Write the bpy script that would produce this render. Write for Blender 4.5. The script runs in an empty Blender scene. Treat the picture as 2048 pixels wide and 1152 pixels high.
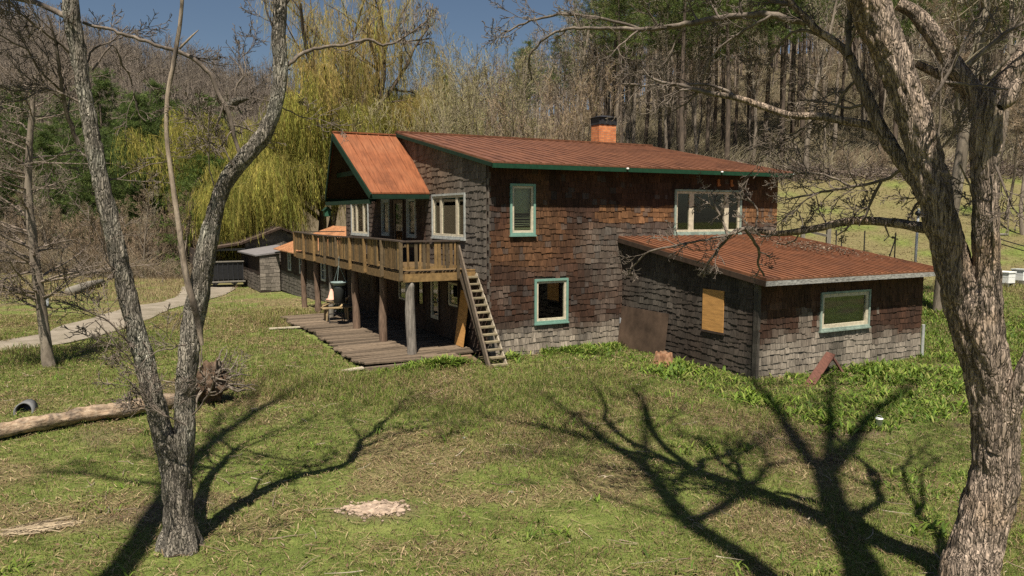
import bpy, math, random
import numpy as np
from mathutils import Vector, Matrix, noise as mnoise

random.seed(7)
SC = bpy.context.scene
COL = SC.collection
R = math.radians
PI = math.pi

# ------------------------------------------------------------------ camera model (also used to survey real positions)
FPX, HZ, CAMH = 1500.0, 430.0, 4.2
PITCH = math.atan((576 - HZ) / FPX)
FW = np.array([0, math.cos(PITCH), -math.sin(PITCH)])
UPV = np.array([0, math.sin(PITCH), math.cos(PITCH)])
RT = np.array([1.0, 0, 0])
CAM = np.array([0, 0, CAMH])
def at(x, y, Y):
    r = RT * (x - 1024) / FPX + UPV * (576 - y) / FPX + FW
    return CAM + r * (Y / r[1])
TH = R(27.8)
HC = np.array([-.67, 22.0, 0.0])
UU = np.array([math.cos(TH), math.sin(TH), 0]); VV = np.array([-math.sin(TH), math.cos(TH), 0])
def hw(u, v, z=0.0): return HC + UU * u + VV * v + np.array([0, 0, z])

# ------------------------------------------------------------------ object helpers
def tag(o, label=None, cat=None, group=None, kind=None):
    if label: o['label'] = label
    if cat: o['category'] = cat
    if group: o['group'] = group
    if kind: o['kind'] = kind
    return o
def empty(name, loc=(0, 0, 0), rz=0.0, parent=None):
    o = bpy.data.objects.new(name, None); COL.objects.link(o)
    o.location = [float(c) for c in loc]; o.rotation_euler = (0, 0, rz)
    o.empty_display_size = .2
    if parent: o.parent = parent
    return o
def np_mesh(name, verts, quads=None, tris=None, cols=None, smooth=False):
    verts = np.asarray(verts, dtype=np.float32).reshape(-1, 3)
    q = np.asarray(quads if quads is not None else [], dtype=np.int32).reshape(-1, 4)
    t = np.asarray(tris if tris is not None else [], dtype=np.int32).reshape(-1, 3)
    me = bpy.data.meshes.new(name)
    nl = q.size + t.size; npoly = len(q) + len(t)
    me.vertices.add(len(verts)); me.vertices.foreach_set('co', verts.ravel())
    me.loops.add(nl); me.polygons.add(npoly)
    me.loops.foreach_set('vertex_index', np.concatenate([q.ravel(), t.ravel()]).astype(np.int32))
    st = np.concatenate([np.arange(len(q)) * 4, q.size + np.arange(len(t)) * 3]).astype(np.int32)
    me.polygons.foreach_set('loop_start', st)
    me.update(calc_edges=True)
    me.polygons.foreach_set('use_smooth', np.full(npoly, bool(smooth)))
    if cols is not None:
        c = np.asarray(cols, dtype=np.float32).reshape(len(verts), -1)
        if c.shape[1] == 3: c = np.hstack([c, np.ones((len(c), 1), np.float32)])
        a = me.attributes.new('col', 'FLOAT_COLOR', 'POINT'); a.data.foreach_set('color', c.ravel())
    return me
def obj(name, me, mat=None, parent=None, loc=None):
    o = bpy.data.objects.new(name, me); COL.objects.link(o)
    if mat is not None: me.materials.append(mat)
    if parent: o.parent = parent
    if loc is not None: o.location = [float(c) for c in loc]
    return o
class MB:
    """collects shapes into one mesh"""
    def __init__(s): s.v = []; s.q = []; s.t = []; s.c = []; s.n = 0; s.usec = False
    def add(s, v, q=(), t=(), col=None):
        v = np.asarray(v, dtype=float).reshape(-1, 3)
        if len(q): s.q.append(np.asarray(q).reshape(-1, 4) + s.n)
        if len(t): s.t.append(np.asarray(t).reshape(-1, 3) + s.n)
        s.v.append(v)
        if col is not None:
            s.usec = True
            c = np.asarray(col, dtype=float)
            s.c.append(np.tile(c, (len(v), 1)) if c.ndim == 1 else c)
        else: s.c.append(np.full((len(v), 3), .5))
        s.n += len(v)
    def box(s, x0, x1, y0, y1, z0, z1, col=None):
        v = [(x0, y0, z0), (x1, y0, z0), (x1, y1, z0), (x0, y1, z0), (x0, y0, z1), (x1, y0, z1), (x1, y1, z1), (x0, y1, z1)]
        s.add(v, [(0, 3, 2, 1), (4, 5, 6, 7), (0, 1, 5, 4), (1, 2, 6, 5), (2, 3, 7, 6), (3, 0, 4, 7)], col=col)
    def beam(s, a, b, w, h, up=(0, 0, 1), col=None):
        """box from a to b, w across, h along 'up'"""
        a = np.array(a, float); b = np.array(b, float); d = b - a; d /= np.linalg.norm(d)
        up = np.array(up, float); sd = np.cross(d, up)
        if np.linalg.norm(sd) < 1e-4: sd = np.cross(d, (1, 0, 0))
        sd /= np.linalg.norm(sd); u2 = np.cross(sd, d)
        sd = sd * w / 2; u2 = u2 * h / 2
        v = [a - sd - u2, a + sd - u2, a + sd + u2, a - sd + u2, b - sd - u2, b + sd - u2, b + sd + u2, b - sd + u2]
        s.add(v, [(0, 1, 2, 3), (7, 6, 5, 4), (0, 4, 5, 1), (1, 5, 6, 2), (2, 6, 7, 3), (3, 7, 4, 0)], col=col)
    def poly(s, pts, thick, nrm, col=None):
        """flat polygon given thickness along nrm"""
        p = np.array(pts, float); n = len(p); d = np.array(nrm, float) * thick
        v = np.vstack([p, p + d]); q = []; t = []
        for i in range(n): q.append((i, (i + 1) % n, n + (i + 1) % n, n + i))
        for i in range(1, n - 1): t.append((0, i + 1, i)); t.append((n, n + i, n + i + 1))
        s.add(v, q, t, col=col)
    def lathe(s, prof, c=(0, 0, 0), n=16, col=None):
        v = []; q = []
        for r, z in prof:
            for k in range(n): v.append((c[0] + r * math.cos(2 * PI * k / n), c[1] + r * math.sin(2 * PI * k / n), c[2] + z))
        for i in range(len(prof) - 1):
            for k in range(n): q.append((i * n + k, i * n + (k + 1) % n, (i + 1) * n + (k + 1) % n, (i + 1) * n + k))
        s.add(v, q, col=col)
    def tube(s, pts, rad, sides=8, col=None, cap=True):
        v, q = tube_arrays(np.array(pts, float)[None], np.array(rad, float)[None], sides)
        t = []
        n = len(pts)
        if cap:
            v = np.vstack([v, [pts[0]], [pts[-1]]]); b = n * sides
            for k in range(sides): t.append((b, (k + 1) % sides, k)); t.append((b + 1, (n - 1) * sides + k, (n - 1) * sides + (k + 1) % sides))
        s.add(v, q, t, col=col)
    def mesh(s, name, smooth=False):
        v = np.vstack(s.v)
        return np_mesh(name, v, np.vstack(s.q) if s.q else None, np.vstack(s.t) if s.t else None, np.vstack(s.c) if s.usec else None, smooth)
    def build(s, name, mat, parent=None, smooth=False, loc=None, bevel=0):
        o = obj(name, s.mesh(name, smooth), mat, parent, loc)
        if bevel:
            m = o.modifiers.new('b', 'BEVEL'); m.width = bevel; m.segments = 1; m.limit_method = 'ANGLE'
        return o
def tube_arrays(P, Rd, sides):
    """P (B,n,3), Rd (B,n) -> verts, quads for B tubes"""
    B, n, _ = P.shape
    T = np.gradient(P, axis=1); T /= np.linalg.norm(T, axis=2, keepdims=True) + 1e-9
    ref = np.tile(np.array([0.31, 0.95, 0.05]), (B, 1)); t0 = T.mean(axis=1); t0 /= np.linalg.norm(t0, axis=1, keepdims=True) + 1e-9
    bad = np.abs((t0 * ref).sum(1)) > .8; ref[bad] = np.array([.95, -.2, .2])
    A = np.cross(T, ref[:, None, :]); A /= np.linalg.norm(A, axis=2, keepdims=True) + 1e-9
    Bn = np.cross(T, A)
    ang = np.arange(sides) * 2 * PI / sides
    V = P[:, :, None, :] + Rd[:, :, None, None] * (A[:, :, None, :] * np.cos(ang)[None, None, :, None] + Bn[:, :, None, :] * np.sin(ang)[None, None, :, None])
    idx = np.arange(B * n * sides).reshape(B, n, sides)
    a = idx[:, :-1, :]; b = np.roll(idx, -1, axis=2)[:, :-1, :]; c = np.roll(idx, -1, axis=2)[:, 1:, :]; d = idx[:, 1:, :]
    Q = np.stack([a, b, c, d], axis=-1).reshape(-1, 4)
    return V.reshape(-1, 3), Q
def add_tubes(mb, lines, sides, colf=None):
    """lines: list of (pts, rads); groups them by length"""
    by = {}
    for p, r in lines: by.setdefault(len(p), []).append((p, r))
    for n, L in by.items():
        if n < 2: continue
        P = np.array([l[0] for l in L]); Rd = np.array([l[1] for l in L])
        v, q = tube_arrays(P, Rd, sides)
        col = None
        if colf is not None: col = np.repeat(colf(len(L)), n * sides, axis=0)
        mb.add(v, q, col=col)
def crom(pts, step):
    """Catmull-Rom resample of rows [x,y,z,r...]"""
    p = np.array(pts, float); out = []
    P = np.vstack([2 * p[0] - p[1], p, 2 * p[-1] - p[-2]])
    for i in range(1, len(P) - 2):
        a, b, c, d = P[i - 1], P[i], P[i + 1], P[i + 2]
        n = max(1, int(np.linalg.norm((c - b)[:3]) / step))
        for k in range(n):
            t = k / n
            out.append(.5 * (2 * b + (c - a) * t + (2 * a - 5 * b + 4 * c - d) * t * t + (3 * b - a - 3 * c + d) * t ** 3))
    out.append(p[-1]); return np.array(out)

# ------------------------------------------------------------------ material helpers
class NT:
    def __init__(s, name):
        s.m = bpy.data.materials.new(name); s.m.use_nodes = True; s.t = s.m.node_tree
        s.b = s.t.nodes['Principled BSDF']; s.out = s.t.nodes['Material Output']
        s.b.inputs['Roughness'].default_value = .85
        s.b.inputs['Specular IOR Level'].default_value = .25
    def n(s, typ, **kw):
        nd = s.t.nodes.new(typ)
        for k, v in kw.items():
            if k in nd.inputs: nd.inputs[k].default_value = v
            else: setattr(nd, k, v)
        return nd
    def l(s, a, b): s.t.links.new(a, b)
    def co(s, scale=(1, 1, 1), src='Object'):
        tc = s.n('ShaderNodeTexCoord'); mp = s.n('ShaderNodeMapping'); s.l(tc.outputs[src], mp.inputs['Vector'])
        mp.inputs['Scale'].default_value = scale; return mp.outputs['Vector']
    def noise(s, vec, scale=5, detail=4, rough=.55, dist=0):
        nd = s.n('ShaderNodeTexNoise'); s.l(vec, nd.inputs['Vector'])
        nd.inputs['Scale'].default_value = scale; nd.inputs['Detail'].default_value = detail
        nd.inputs['Roughness'].default_value = rough; nd.inputs['Distortion'].default_value = dist
        return nd.outputs['Fac']
    def ramp(s, fac, stops):
        nd = s.n('ShaderNodeValToRGB'); e = nd.color_ramp.elements
        while len(e) > 1: e.remove(e[-1])
        e[0].position = stops[0][0]; e[0].color = (*stops[0][1], 1)
        for p, c in stops[1:]:
            k = e.new(p); k.color = (*c, 1)
        s.l(fac, nd.inputs['Fac']); return nd.outputs['Color']
    def mix(s, fac, a, b, mode='MIX'):
        nd = s.n('ShaderNodeMix', data_type='RGBA', blend_type=mode)
        for sock, val in ((0, fac), (6, a), (7, b)):
            if hasattr(val, 'links') or hasattr(val, 'is_linked'): s.l(val, nd.inputs[sock])
            elif sock == 0: nd.inputs[0].default_value = val
            else: nd.inputs[sock].default_value = (*val, 1)
        return nd.outputs[2]
    def attr(s, name='col'):
        nd = s.n('ShaderNodeAttribute'); nd.attribute_name = name; return nd.outputs['Color']
    def base(s, c):
        if hasattr(c, 'is_linked'): s.l(c, s.b.inputs['Base Color'])
        else: s.b.inputs['Base Color'].default_value = (*c, 1)
    def bump(s, fac, strength=.5, dist=.02):
        nd = s.n('ShaderNodeBump'); s.l(fac, nd.inputs['Height']); nd.inputs['Strength'].default_value = strength
        nd.inputs['Distance'].default_value = dist; s.l(nd.outputs['Normal'], s.b.inputs['Normal'])
    def set(s, **kw):
        for k, v in kw.items(): s.b.inputs[k.replace('_', ' ')].default_value = v
def g3(v): return (v, v, v)
def simple(name, c, rough=.8, var=.25, scale=6, stretch=(1, 1, 1), bump=.3, bd=.01, spec=.25):
    k = NT(name); v = k.co(stretch); n = k.noise(v, scale, 6, .6)
    lo = tuple(x * (1 - var) for x in c); hi = tuple(min(1, x * (1 + var)) for x in c)
    k.base(k.ramp(n, [(.3, lo), (.7, hi)])); k.set(Roughness=rough); k.b.inputs['Specular IOR Level'].default_value = spec
    if bump: k.bump(n, bump, bd)
    return k.m
# ------------------------------------------------------------------ materials
M = {}
def mat_attr(name, rough=.85, var=.35, scale=30, stretch=(1, 1, 1), bump=.4, bd=.006, trans=0.0):
    """base colour from the per-piece colour attribute, varied by a fine noise"""
    k = NT(name); n = k.noise(k.co(stretch), scale, 5, .6)
    f = k.ramp(n, [(.25, g3(1 - var)), (.75, g3(1 + var * .6))])
    k.base(k.mix(1.0, k.attr(), f, 'MULTIPLY')); k.set(Roughness=rough)
    if bump: k.bump(n, bump, bd)
    if trans:
        tr = k.n('ShaderNodeBsdfTranslucent'); c = k.mix(1.0, k.attr(), f, 'MULTIPLY'); k.l(c, tr.inputs['Color'])
        mx = k.n('ShaderNodeMixShader'); mx.inputs[0].default_value = trans
        k.l(k.b.outputs[0], mx.inputs[1]); k.l(tr.outputs[0], mx.inputs[2]); k.l(mx.outputs[0], k.out.inputs['Surface'])
    return k.m
M['shingle'] = mat_attr('weathered_shingle', .9, .75, 15, (3, 3, .28), .7, .008)
M['plank'] = mat_attr('weathered_board', .85, .45, 9, (1, 1, 1), .5, .006)
M['leaf'] = mat_attr('leaf', .65, .15, 3, (1, 1, 1), 0, 0, .3)
M['strand'] = mat_attr('willow_strand', .7, .15, 3, (1, 1, 1), 0, 0, .3)
M['twig'] = mat_attr('twig', .9, .2, 8, (1, 1, 1), 0)
M['grass'] = mat_attr('grass_blade', .7, .15, 2, (1, 1, 1), 0, 0, .25)

def metal_roof(name, base, rust, spec=.4, rough=.5, gloss_n=3):
    k = NT(name); v = k.co(); n1 = k.noise(v, 1.1, 6, .65); n2 = k.noise(k.co((6, .5, .5)), 3, 5, .6)
    c = k.ramp(n1, [(.3, tuple(x * .62 for x in base)), (.48, base), (.7, rust)])
    s = k.ramp(n2, [(.3, g3(.62)), (.7, g3(1.2))])
    k.base(k.mix(1.0, c, s, 'MULTIPLY')); k.set(Roughness=rough); k.b.inputs['Specular IOR Level'].default_value = spec
    k.bump(k.noise(v, 12, 3), .12, .01); return k.m
M['roof_main'] = metal_roof('red_metal_roof', (.158, .064, .033), (.20, .084, .043), .35, .5)
M['roof_porch'] = metal_roof('orange_metal_roof', (.24, .080, .032), (.265, .10, .044), .3, .55)
M['roof_annex'] = metal_roof('rust_metal_roof', (.205, .084, .042), (.12, .055, .034), .35, .5)
M['roof_wing'] = metal_roof('pale_orange_metal_roof', (.46, .22, .105), (.48, .25, .13), .4, .5)
M['roof_grey'] = simple('grey_roofing', (.18, .165, .165), .7, .2, 3)
M['roof_brown'] = simple('mossy_brown_roofing', (.12, .085, .065), .9, .4, 2.5)
M['green'] = simple('green_paint', (.010, .046, .023), .55, .25, 8, bump=.1)
M['darkgreen'] = simple('dark_green_with_shade', (.007, .026, .014), .8, .3, 6)  # green darkened for the shade on the porch trim; rakes and birdhouse share it
M['teal'] = simple('teal_paint', (.17, .30, .245), .55, .12, 9, bump=.1)
M['greywhite'] = simple('weathered_white_paint', (.36, .37, .35), .7, .25, 7, bump=.2)
M['trimwhite'] = simple('peeling_white_trim', (.27, .26, .24), .8, .7, 9, (1, 4, 4))
M['paleteal'] = simple('pale_worn_teal', (.25, .31, .265), .7, .35, 7, bump=.2)
M['cream'] = simple('cream_sash', (.54, .47, .35), .7, .25, 9, bump=.1)
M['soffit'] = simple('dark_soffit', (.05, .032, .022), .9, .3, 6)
M['sheath'] = simple('dark_sheathing', (.05, .035, .028), .95, .3, 5)
M['interior'] = simple('interior_wall', (.05, .042, .034), .9, .2, 2, bump=0)
M['blind'] = simple('pale_green_blind', (.42, .42, .29), .8, .08, 4, bump=0)
M['curtain'] = simple('sage_curtain', (.075, .095, .062), .85, .15, 3, (6, 6, .3), bump=0)
M['plywood'] = simple('orange_plywood', (.50, .26, .085), .75, .25, 2.5, (1, 1, 6), bump=.1)
M['rustpanel'] = simple('rust_brown_panel', (.085, .055, .038), .8, .5, 1.6, bump=.15)
M['brick'] = None
k = NT('orange_brick'); br = k.n('ShaderNodeTexBrick'); tc = k.n('ShaderNodeTexCoord')
sx = k.n('ShaderNodeSeparateXYZ'); k.l(tc.outputs['Object'], sx.inputs[0]); ad = k.n('ShaderNodeMath', operation='ADD'); k.l(sx.outputs[0], ad.inputs[0]); k.l(sx.outputs[1], ad.inputs[1])
cx = k.n('ShaderNodeCombineXYZ'); k.l(ad.outputs[0], cx.inputs[0]); k.l(sx.outputs[2], cx.inputs[1]); k.l(cx.outputs[0], br.inputs['Vector'])
br.inputs['Color1'].default_value = (.70, .25, .09, 1); br.inputs['Color2'].default_value = (.52, .16, .06, 1); br.inputs['Mortar'].default_value = (.30, .2, .14, 1)
br.inputs['Scale'].default_value = 1; br.inputs['Brick Width'].default_value = .22; br.inputs['Row Height'].default_value = .08; br.inputs['Mortar Size'].default_value = .008
nz = k.noise(tc.outputs['Object'], 4, 4); k.base(k.mix(1.0, br.outputs['Color'], k.ramp(nz, [(.3, g3(.65)), (.7, g3(1.2))]), 'MULTIPLY')); M['brick'] = k.m
M['capmetal'] = simple('dark_chimney_cap', (.028, .028, .032), .5, .3, 8)
M['blackmetal'] = simple('black_metal', (.014, .014, .016), .45, .3, 5, bump=.05, spec=.5)
M['pipe'] = simple('dull_pipe', (.16, .16, .16), .8, .3, 6)
M['steel'] = simple('galvanised_steel', (.33, .34, .36), .45, .2, 9, bump=.05, spec=.5)
M['white'] = simple('white_paint', (.78, .78, .75), .6, .06, 6, bump=.05)
M['redbrown'] = simple('red_brown_board', (.115, .05, .036), .7, .3, 5, (4, 1, 1))
M['logpost'] = simple('brown_log_post', (.15, .10, .07), .9, .45, 9, (3, 3, .4), .6, .015)
M['greypost'] = simple('grey_rotten_log_post', (.20, .175, .15), .9, .5, 8, (3, 3, .4), .8, .02)
M['fencewood'] = simple('grey_fence_wood', (.20, .18, .15), .9, .3, 7, (3, 3, .5))
M['stone'] = simple('pale_soil_clod', (.27, .205, .155), .95, .25, 5, bump=.5, bd=.03)
M['lantern'] = simple('dark_feeder', (.03, .034, .033), .5, .2, 8, bump=0, spec=.5)
M['dish'] = simple('grey_green_dish', (.22, .28, .27), .5, .1, 8, bump=0)
M['pink'] = simple('pale_pink_plastic', (.62, .36, .27), .6, .1, 8, bump=0)
M['yellow'] = simple('yellow_plastic', (.55, .36, .05), .6, .1, 8, bump=0)
M['birdhouse'] = simple('green_birdhouse', (.03, .10, .06), .7, .2, 8, bump=0)
M['gold'] = None
k = NT('window_glass')
gl = k.n('ShaderNodeBsdfGlossy'); gl.inputs['Roughness'].default_value = .02
tr = k.n('ShaderNodeBsdfTransparent'); tr.inputs['Color'].default_value = (.82, .86, .82, 1)
lw = k.n('ShaderNodeLayerWeight'); lw.inputs['Blend'].default_value = .5
pw = k.n('ShaderNodeMath', operation='POWER'); k.l(lw.outputs['Facing'], pw.inputs[0]); pw.inputs[1].default_value = 4
mr = k.n('ShaderNodeMapRange'); k.l(pw.outputs[0], mr.inputs[0]); mr.inputs[3].default_value = .06; mr.inputs[4].default_value = 1
wv = k.n('ShaderNodeBump'); k.l(k.noise(k.co(), 1.5, 2), wv.inputs['Height']); wv.inputs['Strength'].default_value = .02; wv.inputs['Distance'].default_value = .004
k.l(wv.outputs[0], gl.inputs['Normal'])
mx = k.n('ShaderNodeMixShader'); k.l(mr.outputs[0], mx.inputs[0]); k.l(tr.outputs[0], mx.inputs[1]); k.l(gl.outputs[0], mx.inputs[2]); k.l(mx.outputs[0], k.out.inputs['Surface'])
M['glass'] = k.m

def bark(name, dark, mid, light, lich=None, zs=.25, sc=11, fur=0, crk=.3):
    k = NT(name); v = k.co((1, 1, zs)); n = k.noise(v, sc, 8, .65, .6); big = k.noise(k.co(), 1.7, 4, .6)
    c = k.ramp(n, [(.28, dark), (.5, mid), (.72, light)])
    if fur: c = k.mix(.5, c, k.ramp(k.noise(k.co((1, 1, .5)), 2.3, 3, .6), [(.35, dark), (.65, light)]))
    if lich:
        c = k.mix(k.ramp(big, [(.5, g3(0)), (.66, g3(.75))]), c, k.mix(.5, c, lich))
    if fur:
        wv = k.n('ShaderNodeVectorMath', operation='ADD'); k.l(k.co((1, 1, zs)), wv.inputs[0]); nn = k.n('ShaderNodeTexNoise'); k.l(k.co((1, 1, .6)), nn.inputs['Vector']); nn.inputs['Scale'].default_value = 5; nn.inputs['Detail'].default_value = 3
        sc_ = k.n('ShaderNodeVectorMath', operation='SCALE'); k.l(nn.outputs['Color'], sc_.inputs[0]); sc_.inputs['Scale'].default_value = .16; k.l(sc_.outputs[0], wv.inputs[1])
        vo = k.n('ShaderNodeTexVoronoi', feature='DISTANCE_TO_EDGE'); k.l(wv.outputs[0], vo.inputs['Vector']); vo.inputs['Scale'].default_value = fur
        rn = k.noise(k.co((1, 1, .12)), fur * .62, 3, .6, .7)
        s1 = k.n('ShaderNodeMath', operation='SUBTRACT'); k.l(rn, s1.inputs[0]); s1.inputs[1].default_value = .5
        s2 = k.n('ShaderNodeMath', operation='ABSOLUTE'); k.l(s1.outputs[0], s2.inputs[0])
        cr = k.ramp(s2.outputs[0], [(.0, g3(crk)), (.03, g3(.85)), (.09, g3(1.35))]); cv = k.ramp(vo.outputs['Distance'], [(.0, g3(.7)), (.1, g3(1.1))])
        c = k.mix(1.0, k.mix(1.0, c, cr, 'MULTIPLY'), cv, 'MULTIPLY')
        hs = k.mix(.35, k.mix(.7, n, k.ramp(s2.outputs[0], [(.0, g3(0)), (.1, g3(1))])), k.ramp(vo.outputs['Distance'], [(.0, g3(0)), (.18, g3(1))]))
        k.base(c); k.set(Roughness=.95); k.bump(hs, 1.0, .04); return k.m
    k.base(c); k.set(Roughness=.95); k.bump(n, .9, .03); return k.m
M['bark_ash'] = bark('furrowed_grey_brown_bark', (.165, .125, .095), (.26, .20, .155), (.365, .285, .225), (.30, .19, .10), .105, 11, 25, .25)
M['bark_lichen'] = bark('lichen_grey_bark', (.12, .102, .082), (.205, .178, .145), (.29, .26, .215), (.38, .38, .31), .12, 11, 32, .26)
M['bark_bg'] = bark('woodland_bark', (.075, .058, .045), (.19, .155, .12), (.33, .275, .22), None, .3, 5)
M['bark_branch'] = bark('grey_branch_bark', (.055, .043, .034), (.15, .12, .098), (.29, .24, .19), None, .4, 9)
M['bark_pine'] = bark('pine_bark', (.035, .028, .022), (.09, .068, .052), (.16, .12, .09), None, .3, 5)
M['bark_dead'] = bark('peeling_pale_dead_bark', (.07, .05, .038), (.26, .2, .15), (.48, .38, .29), (.5, .33, .18), .3, 6)

# ground: grass, dry thatch, bare dirt and woodland litter
k = NT('lawn_ground'); v = k.co((1, 1, 1))
n1 = k.noise(v, .33, 6, .65, .3); n2 = k.noise(v, 2.3, 6, .7); n3 = k.noise(v, 22, 5, .7); n4 = k.noise(k.co((14, 40, 14)), 1.0, 5, .65, 1.5)
grn = k.ramp(n2, [(.3, (.07, .085, .018)), (.52, (.13, .16, .036)), (.75, (.23, .235, .072))])
dry = k.ramp(n4, [(.3, (.085, .060, .030)), (.55, (.205, .155, .08)), (.75, (.38, .295, .165))])
da = k.n('ShaderNodeAttribute'); da.attribute_name = 'dry'; mixf = k.mix(.45, da.outputs['Color'], n3); grn = k.mix(1.0, grn, k.ramp(k.noise(v, 55, 4, .7), [(.3, g3(.35)), (.5, g3(1.05)), (.7, g3(1.6))]), 'MULTIPLY'); c = k.mix(k.ramp(mixf, [(.33, g3(0)), (.70, g3(.9))]), grn, dry)
lit = k.ramp(n3, [(.3, (.05, .038, .024)), (.55, (.13, .10, .06)), (.75, (.24, .19, .12))])
at_ = k.n('ShaderNodeAttribute'); at_.attribute_name = 'col'; sp = k.n('ShaderNodeSeparateColor'); k.l(at_.outputs['Color'], sp.inputs[0])
lush = k.ramp(n2, [(.3, (.035, .07, .008)), (.7, (.10, .18, .022))])
c = k.mix(sp.outputs[1], c, lush)
dirt = k.ramp(n3, [(.3, (.08, .053, .034)), (.55, (.17, .12, .08)), (.8, (.30, .225, .16))])
c = k.mix(sp.outputs[2], c, dirt)
c = k.mix(sp.outputs[0], c, lit)
k.base(c); k.set(Roughness=.95); k.bump(n3, .8, .05); M['ground'] = k.m
k = NT('gravel_track'); v = k.co(); n1 = k.noise(v, .8, 7, .7); n3 = k.noise(v, 30, 5, .7)
c = k.mix(.5, k.ramp(n1, [(.36, (.085, .075, .04)), (.48, (.21, .175, .13)), (.7, (.36, .31, .25))]), k.ramp(n3, [(.3, (.15, .125, .09)), (.7, (.36, .31, .25))]))
k.base(c); k.bump(n3, .6, .03); M['gravel'] = k.m
# ------------------------------------------------------------------ terrain
def sstep(a, b, x): t = np.clip((x - a) / (b - a), 0, 1); return t * t * (3 - 2 * t)
def vnoise(x, y, s, seed=0):
    """smooth value noise, vectorised"""
    x = np.asarray(x, float) / s; y = np.asarray(y, float) / s
    xi = np.floor(x).astype(np.int64); yi = np.floor(y).astype(np.int64); fx = x - xi; fy = y - yi
    fx = fx * fx * (3 - 2 * fx); fy = fy * fy * (3 - 2 * fy)
    def h(a, b):
        n = (a * 374761393 + b * 668265263 + seed * 69069) & 0x7fffffff
        n = ((n ^ (n >> 13)) * 1274126177) & 0x7fffffff
        return ((n ^ (n >> 16)) & 0xffff) / 65535.0
    return (h(xi, yi) * (1 - fx) + h(xi + 1, yi) * fx) * (1 - fy) + (h(xi, yi + 1) * (1 - fx) + h(xi + 1, yi + 1) * fx) * fy
def fbm(x, y, s, seed=0, o=4):
    r = 0; a = .5; tot = 0
    for k in range(o): r = r + a * vnoise(x, y, s / 2 ** k, seed + k * 17); tot += a; a *= .5
    return r / tot
def softp(x, k=4.0): return np.where(x > 30 * k / 4, x, k * np.log1p(np.exp(np.clip(x / k, -30, 30))))
def H(x, y):
    x = np.asarray(x, float); y = np.asarray(y, float)
    # valley floor, falling a little towards the far left
    h = -.65 * sstep(30, 50, y) * sstep(4, -12, x) - .25 * sstep(-6, -22, x) * sstep(12, 34, y) - .06
    h = h + .10 * sstep(20, 14, y) * 0
    d = y - 28 - np.maximum(0, 15 - x) * 1.3
    hr = .2 * np.minimum(softp(d), 115 + .1 * d) * sstep(-90, -10, x) + .16 * np.minimum(softp(d - 40), 70) * sstep(14, 50, x)
    dl = y - 100 + .9 * np.maximum(0, -x - 40)
    capl = 101 + .9 * np.maximum(0, -x - 66); dl = capl - softp(capl - dl, 6)
    hl = .28 * softp(dl, 6)
    hl = hl * sstep(20, -20, x)
    far = np.maximum(hr - .05, hl)
    h = h + np.where(y > 20, far, np.minimum(far, .3))
    h = h + (fbm(x, y, 5, 3) - .5) * .16 * sstep(26, 20, y) + (fbm(x, y, 9, 5) - .5) * .5 * sstep(34, 60, y)
    h = h + (fbm(x, y, .9, 9, 3) - .5) * .07
    # the root hole by the fallen trunk, a small mound in the lawn
    h = h + .10 * np.exp(-(((x + 1.93) / .8) ** 2 + ((y - 10.45) / .4) ** 2))
    # level the ground round the house
    q0 = (x - HC[0]) * UU[0] + (y - HC[1]) * UU[1]; q1 = (x - HC[0]) * VV[0] + (y - HC[1]) * VV[1]
    inh = sstep(-5, -3.6, q0) * sstep(13, 11, q0) * sstep(-7, -6, q1) * sstep(17, 15.4, q1)
    h = h * (1 - inh) + inh * (-.05 + .03 * (fbm(x, y, 1.1, 4) - .5))
    return h
def drive_c(t):
    """centre line of the gravel track"""
    pts = np.array([(-34, 12), (-25, 20), (-17.2, 27.0), (-16.6, 32.5), (-18.2, 38), (-19, 43), (-20.5, 50), (-22, 53)], float)
    return pts
DR = crom(np.hstack([np.array([(-40, 14.), (-27, 19.5), (-17.0, 24.6), (-16.9, 31.5), (-18.3, 38), (-19, 43), (-20.2, 49), (-22, 54)]), np.array([[1.9], [1.9], [1.9], [1.9], [1.75], [1.6], [2.4], [2.6]])]), 1.0)
def drive_dist(x, y):
    x = np.asarray(x); y = np.asarray(y); d = np.full(x.shape, 1e9)
    for p in DR: d = np.minimum(d, np.hypot(x - p[0], y - p[1]) - .72 * p[2])
    return d
def forest_mask(x, y):
    d = y - 28 - np.maximum(0, 15 - x) * .55
    right = sstep(34, 40, d + 5 * (fbm(x, y, 8, 21) - .5)) * sstep(-22, -8, x)
    left = sstep(58, 64, y + .35 * np.minimum(0, x + 30) + 7 * (fbm(x, y, 10, 22) - .5)) * sstep(-6, -16, x)
    return np.maximum(right, left)
def house_uv(x, y):
    return (x - HC[0]) * UU[0] + (y - HC[1]) * UU[1], (x - HC[0]) * VV[0] + (y - HC[1]) * VV[1]
def lush_mask(x, y):
    """ramps / daylily-like bed in front of the annex and to the right of it"""
    u, v = house_uv(x, y)
    a = sstep(2.0, 3.2, u + .6 * (fbm(x, y, 2, 31) - .5)) * sstep(-11.2, -9.4, v + 1.4 * (fbm(x, y, 2.5, 32) - .5)) * sstep(15.5, 12, u) * sstep(.6, -.4, v)
    b = sstep(11.2, 12, u) * sstep(25, 17, u) * sstep(-9, -7, v) * sstep(6, 0, v)
    return np.clip(np.maximum(a, b), 0, 1)
def dryness(x, y):
    """1 where the lawn is dead straw, 0 where it is green"""
    g = fbm(x, y, 1.7, 71, 5)
    g = g - .055 * np.exp(-(((x - .3) / 4.2) ** 2 + ((y - 13) / 4.5) ** 2)) + .13 * sstep(-2.0, -4, x) * sstep(10, 13, y) * sstep(30, 24, y) - .19 * sstep(28, 36, y) * sstep(-4, 6, x) - .04 * sstep(28, 36, y) - .16 * sstep(40, 47, y) * sstep(-14, -20, x)
    return .75 * sstep(.58, .36, g)
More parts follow.
